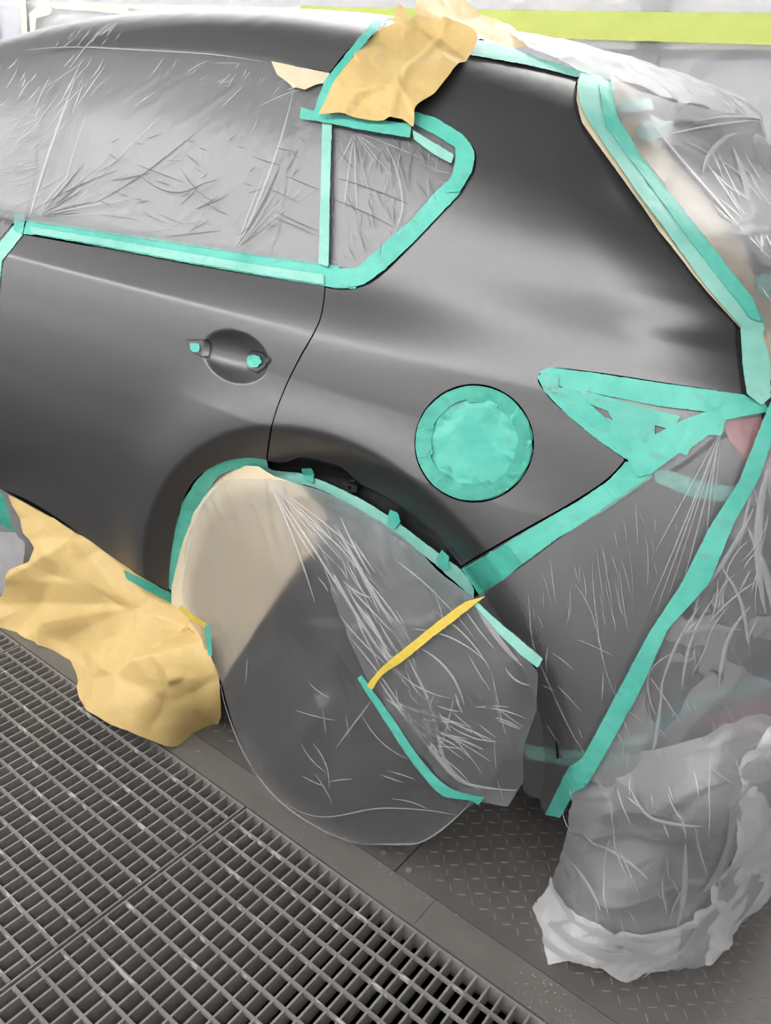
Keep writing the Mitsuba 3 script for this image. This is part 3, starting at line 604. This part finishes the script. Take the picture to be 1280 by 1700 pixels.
def field(poly, n, ang, spread, lo, hi, w0, w1, seed, bend=.15):
    """n crease lines at random places in a polygon, about the angle ang (degrees; a function of place or a number)"""
    r = np.random.default_rng(seed); sp = Polygon(poly); x0, y0, x1, y1 = sp.bounds; out = []
    while len(out) < n:
        p = r.uniform((x0, y0), (x1, y1))
        if not sp.contains(Point(p)): continue
        a = math.radians((ang(p) if callable(ang) else ang) + r.normal(0, spread)); L = lo + (hi - lo) * r.random() ** 2; b = r.normal(0, bend)
        d = np.array([math.cos(a), math.sin(a)]); e = np.array([-d[1], d[0]])
        pts = [p + d * L * s + e * L * b * s * s for s in (-.5, -.17, .17, .5)]
        if all(sp.contains(Point(q)) for q in pts): out.append((pts, w0 + (w1 - w0) * r.random()))
    return out
def fan(c, angs, l0, l1, w, seed, start=6):
    r = np.random.default_rng(seed); out = []
    for a in angs:
        a = math.radians(a + r.normal(0, 2)); L = r.uniform(l0, l1); d = np.array([math.cos(a), math.sin(a)]); e = np.array([-d[1], d[0]]); b = r.normal(0, .05)
        out.append(([np.array(c) + d * (start + (L - start) * s) + e * L * b * s * s for s in (0, .33, .66, 1)], w * r.uniform(.6, 1.4)))
    return out
# side window film
f1 = [(-250, 395), (-60, 422), (0, 402), (24, 374), (48, 370), (200, 393), (415, 424), (540, 442), (542, 320), (545, 205), (526, 192), (545, 141), (552, 124), (450, 110), (350, 90), (240, 83), (125, 78), (50, 83), (-60, 105), (-250, 150)]
d1 = on_car(.007)
b1 = lambda V: streak(V, (.8, 0, .45), .0011, .30, .022, 21, 8) + streak(V, (.35, 0, .9), .0009, .25, .02, 33, 8) + wrinkle(V, .0006, .12, 4)
k1 = film_sheet('clear film sheet stretched over the side windows above the belt line tape', f1, d1, 'mat_film', 3.5, b1)
ln = fan((62, 362), [-12, -20, -28, -36, -45, -54, -6, -2], 60, 190, 2.2, 1) + fan((395, 418), [-52, -58, -64, -70, -48, -42], 60, 170, 2.4, 2)
ln += [([(128, 138), (100, 215), (72, 300), (54, 362)], 5), ([(150, 190), (126, 260), (108, 330)], 2.5), ([(490, 160), (470, 235), (440, 320), (400, 412)], 4), ([(120, 350), (200, 265), (290, 180)], 2)]
ln += field(f1, 44, -48, 14, 15, 80, .8, 2.2, 5) + field([(150, 250), (380, 250), (380, 400), (150, 380)], 30, 12, 14, 15, 70, .7, 1.6, 6) + field([(0, 90), (200, 90), (120, 250), (0, 340)], 40, -50, 10, 20, 110, .9, 2.6, 7) + field([(280, 96), (520, 120), (500, 180), (280, 140)], 26, -40, 20, 12, 50, .8, 2, 8)
ln += field([(0, 190), (95, 170), (70, 345), (0, 350)], 34, -14, 7, 20, 75, .8, 2.4, 41)
creases(k1, ln, on_car(.0088))
gl = [([(150, 345), (230, 300), (290, 255), (340, 215)], 2.4), ([(60, 352), (120, 318), (200, 285)], 2.2), ([(190, 302), (235, 294), (258, 288)], 2.6), ([(240, 296), (300, 322), (350, 305), (368, 300)], 2.4), ([(230, 275), (270, 290), (310, 305)], 1.6), ([(330, 350), (365, 335), (385, 325)], 1.8), ([(395, 415), (425, 370), (455, 310), (468, 280)], 3), ([(400, 414), (440, 380), (462, 362)], 2), ([(280, 396), (330, 390), (372, 385)], 1.8), ([(480, 295), (510, 308), (536, 318)], 1.8), ([(460, 352), (500, 372), (534, 386)], 2), ([(455, 362), (495, 378), (530, 394)], 1.6), ([(500, 250), (490, 270), (478, 290)], 2)]
gl += fan((70, 364), [-8, -16, -24, -33, -40, -50], 60, 170, 2.0, 31) + field([(150, 230), (520, 200), (520, 420), (150, 370)], 26, 20, 16, 15, 70, .8, 1.6, 32) + field([(150, 230), (520, 200), (520, 420), (150, 370)], 16, -35, 10, 15, 80, .8, 1.8, 33)
creases(k1, gl, on_car(.0092), 'mat_fold_grey')
film_sheet('clear film over the front door left of its green tape strip', [(-250, 400), (-60, 428), (-18, 424), (-27, 500), (-31, 590), (-40, 690), (-56, 780), (-250, 690)], on_car(.006), 'mat_film', 6.0, lambda V: streak(V, (.8, 0, .3), .001, .3, .02, 221, 8))
# roof film
tg = float(pc((240, 88))[0, 1])
k2 = num('masking_film'); P, F, loops = fill([(-3.2, tg), (float(pc((50, 88))[0, 0]), tg), *pc((125, 83), (240, 88), (350, 95), (450, 110), (552, 124), (590, 80), (634, 50)), (float(pc((634, 50))[0, 0]) + .05, TMAX - .03), (-3.2, TMAX - .03)], .012)
V = skin(P[:, 0], P[:, 1], .008 + streak(skin(P[:, 0], P[:, 1], 0), (.75, 0, .5), .002, .4, .03, 3)); F = orient(V, F, CAM + np.array([0, 0, 3]))
scene[k2 + '__sheet'] = mikit.ply((V, F), 'mat_film_roof', smooth=True); tag(k2, 'smooth clear film over the roof above the side windows', 'masking film')
creases(k2, [([(50, 88), (125, 83), (240, 88), (350, 95), (450, 110)], 2.4), ([(208, 28), (150, 80), (120, 120)], 2.6)] + field([(0, 90), (210, 32), (210, 84), (40, 86)], 22, -48, 8, 15, 60, .8, 2.2, 9), on_car(.0105))
# quarter window film
f3 = [(546, 206), (600, 212), (640, 222), (684, 192), (725, 206), (772, 238), (770, 290), (725, 340), (665, 400), (600, 455), (544, 455), (545, 330)]
k3 = film_sheet('clear film over the quarter window inside its frame of green tape', f3, on_car(.0012), 'mat_film', 3.0, lambda V: streak(V, (.25, 0, .95), .0009, .2, .02, 61, 8) + wrinkle(V, .0005, .07, 9))
creases(k3, fan((590, 220), [20, 35, 50, 62, 75, 88, 100, 112], 40, 140, 2.2, 12) + [([(640, 240), (662, 290), (670, 340), (655, 388)], 3.2)] + field(f3, 40, 75, 16, 15, 60, .8, 2, 13) + field(f3, 22, 22, 8, 15, 60, .8, 1.8, 14), on_car(.0034))
creases(k3, field(f3, 30, 76, 14, 20, 80, .9, 2.2, 34) + [([(560, 296), (610, 312), (680, 340)], 2.2), ([(556, 332), (610, 355), (655, 378)], 2.2)], on_car(.0038), 'mat_fold_grey')
# bumper film
f4 = [(790, 990), (870, 938), (960, 872), (1060, 802), (1130, 748), (1200, 695), (1262, 688), (1240, 760), (1180, 885), (1100, 1050), (1000, 1240), (940, 1352), (905, 1347), (872, 1335), (866, 1250), (892, 1150), (895, 1100), (840, 1045)]
k4 = film_sheet('clear film over the rear bumper between seam tape and slanting strap', f4, on_car(.006), 'mat_film_thin', 4.0, lambda V: streak(V, (.12, 0, 1), .0012, .35, .022, 71, 8) + wrinkle(V, .0006, .1, 3))
creases(k4, fan((1195, 715), [97, 100, 103, 106, 109, 112, 115], 120, 320, 2.0, 15) + [([(880, 985), (890, 1060), (925, 1150), (972, 1245)], 3), ([(985, 930), (1000, 1080), (1020, 1150)], 2), ([(950, 960), (985, 1020), (1000, 1090)], 1.6)] + field([(860, 960), (1100, 800), (1180, 760), (1060, 1050), (900, 1050)], 36, 82, 8, 25, 130, .7, 1.8, 16) + field([(900, 1050), (1060, 1060), (990, 1220), (880, 1300)], 8, 65, 20, 20, 90, .8, 2, 17), on_car(.0078))
# film over the tailgate
f5 = [(1004, 128), (1020, 203), (1059, 268), (1100, 325), (1146, 381), (1194, 441), (1238, 498), (1262, 560), (1270, 603), (1270, 690), (1221, 796), (1132, 960), (1020, 1150), (960, 1270), (1000, 1290), (1100, 1300), (1200, 1300), (1345, 1260), (1345, 190), (1280, 176), (1100, 132)]
k5 = film_sheet('milky film draped over the tailgate and rear window at the right', f5, on_car(.012), 'mat_film_rear', 5.0, lambda V: streak(V, (.1, .2, 1), .004, .3, .035, 81) + wrinkle(V, .002, .12, 23), fac=((90, .003), (40, .0012)))
hero = [([(1100, 232), (1170, 216), (1250, 207)], 4), ([(1102, 232), (1164, 262), (1240, 314)], 3.4), ([(1070, 213), (1129, 286), (1170, 332), (1224, 397), (1282, 456)], 4.5), ([(1210, 227), (1170, 257), (1155, 298)], 9), ([(1205, 251), (1227, 311), (1237, 349), (1258, 380)], 10),
        ([(1251, 208), (1268, 240), (1285, 272)], 5), ([(1202, 327), (1213, 349), (1235, 378)], 5), ([(1245, 392), (1254, 416), (1250, 432)], 6), ([(1232, 290), (1262, 340), (1290, 372)], 6), ([(1150, 208), (1210, 202), (1262, 206)], 4),
        ([(1262, 700), (1240, 820), (1222, 905)], 6), ([(1272, 760), (1252, 900), (1264, 1010)], 13), ([(1245, 842), (1200, 925), (1150, 992)], 8), ([(1235, 870), (1268, 960), (1290, 1080)], 12), ([(1190, 930), (1230, 1010), (1240, 1110)], 6), ([(1160, 1000), (1120, 1070), (1095, 1140)], 5), ([(1180, 990), (1140, 1080), (1130, 1150)], 5), ([(1240, 1000), (1200, 1070), (1190, 1140)], 7),
        ([(990, 1272), (1020, 1330), (1050, 1370)], 8), ([(1100, 1120), (1090, 1200), (1070, 1290)], 6), ([(1180, 1190), (1190, 1260), (1200, 1300)], 5), ([(1120, 1075), (1075, 1120), (1090, 1180)], 4)]
creases(k5, hero + field([(1100, 240), (1275, 230), (1275, 540), (1240, 470)], 16, 52, 10, 35, 130, 1, 3, 19) + field([(1270, 700), (1275, 1120), (1100, 1120), (1150, 960)], 26, 112, 16, 30, 150, 1.2, 4, 20, .2) + field([(1000, 1100), (1270, 1120), (1270, 1280), (980, 1270)], 22, 75, 22, 25, 120, 1.2, 4, 21), on_car(.016))
sheet(k5 + '__second_layer', resample([(1270, 694), (1345, 684), (1345, 1262), (1200, 1302), (1000, 1292), (962, 1272), (1022, 1152), (1134, 962), (1222, 798)], 4.0, True), on_car(.0145), 'mat_film_layer', 5.0, lambda V: streak(V, (.15, .2, 1), .005, .25, .04, 181), 0, pxbump=lambda P: facets(P, 70, .003, 183) + facets(P, 30, .0014, 184))
# roof film at the rear
t0 = float(pc((900, 100))[0, 1]); wr = float(pc((870, 82))[0, 0])
k6 = num('masking_film'); P, F, loops = fill([(wr, t0 + .01), (dp[0, 0], dp[0, 1] + .008), (dp[0, 0] + .25, dp[0, 1] + .0), (CL + .9, dp[0, 1]), (CL + .9, TMAX - .03), (wr - .1, TMAX - .03)], .008)
V0 = skin(P[:, 0], P[:, 1], .012); V = skin(P[:, 0], P[:, 1], .014 + wrinkle(V0, .006, .08, 51) + streak(V0, (.7, .5, 0), .005, .2, .03, 6)); F = orient(V, F, CAM + np.array([0, 0, 3]))
scene[k6 + '__sheet'] = mikit.ply((V, F), 'mat_film_thick', smooth=True); tag(k6, 'shiny crinkled film over the rear of the roof', 'masking film')
# ---- wheel bag
wheel_y = hang([(u, v, y - .060) for u, v, y in [(445, 795, 1.17), (600, 850, 1.165), (780, 990, 1.155), (366, 1130, 1.125), (386, 1200, 1.125), (440, 1080, 1.13), (440, 1000, 1.125), (500, 930, 1.115), (545, 850, 1.15), (540, 1150, 1.125), (600, 1000, 1.125), (640, 1250, 1.125), (600, 1402, 1.148), (765, 1350, 1.15), (460, 1325, 1.15), (850, 1200, 1.15), (300, 990, 1.195), (700, 1380, 1.15)]])
f7 = curve([(445, 795), (520, 810), (600, 848), (680, 903), (740, 958), (790, 1000), (850, 1100), (850, 1200), (800, 1320), (765, 1352), (720, 1386), (660, 1403), (600, 1402), (520, 1372), (460, 1325), (420, 1275), (386, 1200), (366, 1130), (340, 1070), (300, 995), (312, 900), (345, 830), (380, 795)])
k7 = film_sheet('clear film bag hanging over the rear wheel down to the floor', f7, wheel_y, 'mat_film_thin', 4.0, lambda V: streak(V, (.6, 0, -.8), .006, .3, .05, 91) + wrinkle(V, .005, .12, 31), fac=((95, .004), (45, .0012)))
up = lambda px: wheel_y(px) - np.array([0, .004, 0])
creases(k7, fan((448, 800), [48, 52, 56, 60, 64, 44, 40, 36], 120, 400, 3, 22) + [([(300, 985), (312, 920), (330, 850), (372, 798)], 4), ([(368, 1135), (400, 1235), (470, 1332), (600, 1400)], 3), ([(600, 1400), (680, 1400), (765, 1350), (785, 1325)], 3), ([(620, 1160), (560, 1240)], 3), ([(470, 1330), (540, 1355), (640, 1340), (760, 1352)], 2.4)] + field([(400, 1050), (600, 1150), (780, 1330), (600, 1390), (420, 1250)], 14, 55, 35, 40, 160, .8, 2.4, 24, .3) + field([(520, 860), (700, 940), (760, 1000), (620, 1100), (520, 950)], 22, 55, 15, 30, 150, 1, 4, 25), up)
# ---- second film behind the wheel
f8y = hang([(u, v, y - .050) for u, v, y in [(600, 860, 1.14), (785, 985, 1.12), (890, 1110, 1.10), (870, 1300, 1.12), (790, 1325, 1.11), (612, 1125, 1.09), (560, 1010, 1.10), (740, 1150, 1.085), (700, 1240, 1.09)]])
f8 = [(545, 835), (600, 850), (680, 905), (740, 957), (785, 987), (840, 1047), (882, 1102), (893, 1117), (890, 1180), (873, 1230), (868, 1300), (845, 1336), (790, 1328), (740, 1300), (690, 1240), (650, 1180), (610, 1125), (560, 1010), (520, 900)]
k8 = film_sheet('loose milky film behind the wheel held by a yellow tape strip', f8, f8y, 'mat_film', 4.0, lambda V: streak(V, (.55, 0, -.85), .006, .3, .04, 101) + wrinkle(V, .005, .10, 41), fac=((80, .005), (36, .002)))
up8 = lambda px: f8y(px) - np.array([0, .004, 0])
creases(k8, [([(620, 1110), (700, 1220), (780, 1300), (860, 1310)], 6), ([(670, 1080), (720, 1180), (740, 1260), (800, 1310)], 6), ([(790, 1000), (830, 1060), (870, 1105)], 9), ([(520, 870), (560, 960), (620, 1060), (690, 1150)], 5), ([(560, 870), (610, 960), (680, 1080)], 4)] + field([(470, 850), (570, 850), (735, 1135), (640, 1135)], 26, 60, 6, 60, 210, 1, 4, 42) + field([(640, 1160), (880, 1150), (860, 1310), (760, 1290)], 24, 30, 14, 40, 150, 1, 4.5, 43, .25) + field(f8, 34, 55, 20, 35, 160, 1, 4, 27, .3), up8)
# ---- trailing film at the car's rear corner
f9y = hang([(960, 1270, 1.175), (1100, 1250, 1.15), (1270, 1200, 1.12), (1345, 1200, 1.10), (985, 1345, 1.135), (940, 1352, 1.15), fy(905, 1480), fy(925, 1582), fy(1062, 1612), fy(1150, 1600), fy(1250, 1510), fy(1345, 1400), (1050, 1400, 1.165), (1200, 1350, 1.13), (1000, 1500, 1.16)])
f9 = [(960, 1270), (1100, 1240), (1345, 1180), (1345, 1400), (1290, 1470), (1245, 1525), (1205, 1555), (1150, 1598), (1060, 1612), (1030, 1598), (990, 1592), (960, 1580), (918, 1590), (915, 1560), (918, 1530), (893, 1540), (890, 1515), (918, 1508), (905, 1475), (925, 1435), (940, 1380), (940, 1350)]
k9 = film_sheet('crumpled milky film trailing from the bumper corner onto the checker plate', f9, f9y, 'mat_film_trail', 4.0, lambda V: streak(V, (.9, 0, .5), .010, .3, .06, 111) + wrinkle(V, .010, .12, 61), fac=((80, .010), (30, .004)))
f9b = curve([(925, 1440), (950, 1490), (1000, 1520), (1070, 1545), (1130, 1530), (1200, 1440), (1230, 1330), (1240, 1240), (1290, 1180), (1345, 1150), (1345, 1390), (1290, 1465), (1205, 1550), (1150, 1596), (1060, 1608), (960, 1578), (920, 1585), (905, 1500)])
sheet(k9 + '__bunched_hem', resample(f9b, 4.0, True), lambda px: f9y(px) - np.array([0, .03, 0]), 'mat_film_hem', 4.0, lambda V: streak(V, (.9, 0, .4), .012, .25, .05, 121) + wrinkle(V, .010, .09, 71), 0, pxbump=lambda P: facets(P, 60, .010, 401) + facets(P, 26, .004, 402))
tag(k9 + '__bunched_hem', 'whiter bunched hem')
big = [([(905, 1490), (960, 1540), (1040, 1570), (1120, 1570)], 16), ([(950, 1500), (1010, 1530), (1080, 1550), (1140, 1535)], 12), ([(1140, 1560), (1200, 1500), (1245, 1420), (1290, 1330)], 22), ([(1100, 1590), (1180, 1560), (1240, 1490)], 14), ([(1180, 1460), (1225, 1380), (1240, 1290), (1285, 1220)], 20), ([(925, 1450), (945, 1480), (965, 1510)], 8), ([(900, 1525), (940, 1560), (1000, 1580)], 12), ([(960, 1410), (990, 1450), (1010, 1490)], 5),
       ([(1150, 1380), (1148, 1450), (1135, 1520)], 9), ([(1000, 1380), (1040, 1400), (1090, 1440)], 5), ([(1060, 1290), (1100, 1340), (1180, 1350)], 6), ([(935, 1530), (1000, 1550), (1060, 1560)], 8)]
creases(k9, big + field(f9b, 34, -25, 25, 25, 150, 2, 7, 28) + field(f9, 40, 70, 18, 25, 140, 1, 4, 29), lambda px: f9y(px) - np.array([0, .036, 0]))
# ---- front lower film
film_sheet('grey film flap at the far left beside the sill paper', [(-60, 880), (25, 884), (40, 900), (39, 940), (22, 958), (12, 985), (-60, 1005)], hang([(-60, 880, 1.16), (40, 900, 1.16), (20, 985, 1.13), (-60, 1000, 1.12)]), 'mat_film_thick', 4.0, lambda V: wrinkle(V, .01, .06, 15))
# ---- tapes that lie on the films
tape([(1267, 672), (1221, 796), (1175, 871), (1132, 960), (1080, 1040), (1020, 1150), (960, 1270), (921, 1346), (946, 1352), (990, 1270), (1070, 1120), (1110, 1035), (1175, 960), (1214, 862), (1253, 790), (1283, 690)], 'long slanting green tape strap from the tail lamp down to the bumper bottom', 'mat_tape', .022, fac=(300, .00005))
tape(np.vstack([curve([(870, 1232), (920, 1242), (985, 1245), (1040, 1225), (1090, 1190), (1140, 1155), (1190, 1140), (1290, 1113)]), curve([(1290, 1143), (1190, 1160), (1140, 1180), (1080, 1230), (1010, 1272), (960, 1272), (915, 1266), (872, 1258)])]), 'curved green tape strip low on the bumper seen through the milky film', 'mat_tape_pale', .0015)
tape([(797, 996), (819, 1018), (860, 1052), (905, 1090), (897, 1105), (872, 1087), (829, 1046), (810, 1022), (790, 1000)], 'narrow green tape strip down the rear edge of the wheel arch film', 'mat_tape_pale', depth=lambda px: f8y(px) - np.array([0, .008, 0]))
ytd = lambda px: f8y(px) - np.array([0, .012, 0])
tape(np.vstack([curve([(778, 995), (735, 1026), (694, 1059), (663, 1084), (632, 1112), (615, 1134)]), curve([(625, 1141), (641, 1117), (676, 1093), (722, 1055), (763, 1024), (812, 985)])]), 'yellow tape strip across the film behind the wheel', 'mat_yellow', depth=ytd, bump=.0006)
tape(np.vstack([curve([(600, 1122), (650, 1200), (710, 1285), (745, 1317), (785, 1323), (800, 1331)]), curve([(811, 1317), (755, 1303), (720, 1274), (660, 1190), (606, 1116)])]), 'green tape strip along the lower edge of the loose film on the wheel', 'mat_tape', depth=ytd, bump=.0006)
tape([(340, 1037), (349, 1037), (352, 1091), (345, 1086)], 'short upright green tape strip at the meeting of sill paper and arch paper', 'mat_tape', depth=lambda px: at(px, 1, 1.055), bump=.0006)
tape([(298, 1003), (322, 1022), (346, 1037), (340, 1043), (318, 1030), (299, 1014)], 'thin yellow tape strip at the rear top edge of the sill paper', 'mat_yellow', depth=lambda px: at(px, 1, 1.095), bump=.0006)
for p, l in [([(1021, 195), (1027, 173), (1075, 172), (1082, 189), (1048, 194)], 'small green tape piece across the top of the pillar paper'), ([(1052, 227), (1059, 208), (1113, 207), (1100, 230), (1075, 243), (1056, 238)], 'small ragged green tape piece on the rear edge of the pillar paper'), ([(1246, 465), (1262, 458), (1285, 478), (1266, 504), (1250, 490)], 'small pale green tape piece at the lower end of the pillar paper')]:
    tape(p, l, 'mat_tape_pale', .009)
# ---- door handle mounts
for pth, hp, lab in [([(311, 566), (345, 566), (349, 572), (346, 592), (340, 592), (322, 584)], None, 'front'), ([(414, 588), (420, 584), (436, 587), (448, 596), (448, 600), (440, 610), (428, 618), (413, 611), (411, 602)], None, 'rear')]:
    c = chart(pth); P, F, loops = fill(c, .003); V = skin(P[:, 0], P[:, 1], .003); F = orient(V, F, CAM)
    g = np.array(Polygon(c).buffer(.0035).exterior.coords)[:-1]; P2, F2, l2 = fill(g, .003); V2 = skin(P2[:, 0], P2[:, 1], .0012); F2 = orient(V2, F2, CAM); scene[num(CAR + '__handle_gasket')] = mikit.ply((V2, F2), 'mat_black', smooth=True)
    scene[num(CAR + '__handle_mount')] = mikit.ply(solid(V, skin(P[:, 0], P[:, 1], -.004), F, loops), 'mat_primer', smooth=30)
# ---- booth wall beyond the car: film, lime tape, posts
WY = Y1R
def wallpx(px, off, m, key, label=None, cat_=None, struct_=False, bumpf=None, h=8.0, thick=.0006):
    k = num(key); sheet(k, resample(px, 8.0, True), lambda q: at(q, 1, WY - off), m, h, bumpf, thick)
    if struct_: tag(k, label, kind='structure')
    else: tag(k, label, cat_)
wallpx([(-40, 0), (-40, -90), (1400, -90), (1400, 24), (1280, 26), (875, 20), (640, 16)], .05, 'mat_film', 'masking_film', 'film sheet on the booth wall above the lime tape line', 'masking film', bumpf=lambda V: streak(V, (.8, 0, .5), .02, .6, .06, 5), thick=0)
wallpx([(-40, 5), (640, 30), (875, 55), (1280, 66), (1400, 70), (1400, 250), (-40, 200)], .045, 'mat_film', 'masking_film', 'film sheet on the booth wall below the lime tape line', 'masking film', bumpf=lambda V: streak(V, (.6, 0, .8), .02, .6, .06, 15), thick=0)
tape([(640, 14), (875, 17), (1100, 20), (1290, 22), (1400, 24), (1400, 78), (1290, 75), (1050, 68), (875, 62), (640, 46)], 'broad lime tape line across the booth wall at the upper right', 'mat_lime', depth=lambda q: at(q, 1, WY - .075), bump=.003, h=8, lam=.3)
tape([(500, 10), (650, 14), (650, 46), (560, 40), (500, 34)], 'lime tape piece on the booth wall left of the roof paper', 'mat_lime', depth=lambda q: at(q, 1, WY - .07), bump=.003, h=8, lam=.3)
tape([(208, 18), (500, 14), (500, 36), (360, 28), (210, 26)], 'faint lime tape stretch on the booth wall above the roof', 'mat_lime_pale', depth=lambda q: at(q, 1, WY - .07), bump=.003, h=8, lam=.3)
tape([(84, 4), (212, 8), (214, 24), (150, 18), (86, 14)], 'pale lime tape piece on the booth wall near the door edge', 'mat_lime_pale', depth=lambda q: at(q, 1, WY - .07), bump=.003, h=8, lam=.3)
tape([(31, -20), (42, -20), (46, 60), (37, 60)], 'upright lime tape strip beside the black gap in the booth wall', 'mat_lime_pale', depth=lambda q: at(q, 1, WY - .07), bump=.003, h=8, lam=.3)
tape([(49, 22), (62, 10), (86, 12), (84, 24), (60, 30), (58, 58), (51, 58)], 'crooked pale lime tape piece right of the black gap', 'mat_lime_pale', depth=lambda q: at(q, 1, WY - .072), bump=.003, h=8, lam=.3)
def post(x0, x1, m, label, d=.03):
    a = at([x0, 60], 1, WY)[0]; b = at([x1, 60], 1, WY)[0]; struct('trim', box(a, b, WY - d, WY, 0, ZC), m, label)
mat('mat_post', {'type': 'twosided', 'b': {'type': 'principled', 'base_color': rgb(.42, .42, .43), 'roughness': .5, 'specular': .4}})
mat('mat_blue', {'type': 'twosided', 'b': {'type': 'principled', 'base_color': rgb(.03, .05, .2), 'roughness': .5, 'specular': .4}})
post(1062, 1102, 'mat_post', 'grey upright post of the booth wall'); post(43.5, 47.5, 'mat_shell', 'black gap at the booth wall door', .02); post(-30, 2.5, 'mat_blue', 'dark blue frame at the far left of the booth wall')
za = at([1000, 70], 1, WY)[2]
struct('trim', box(at([600, 60], 1, WY)[0], 1.2, WY - .02, WY, za - .06, za - .03), 'mat_post', 'grey horizontal rail on the booth wall')
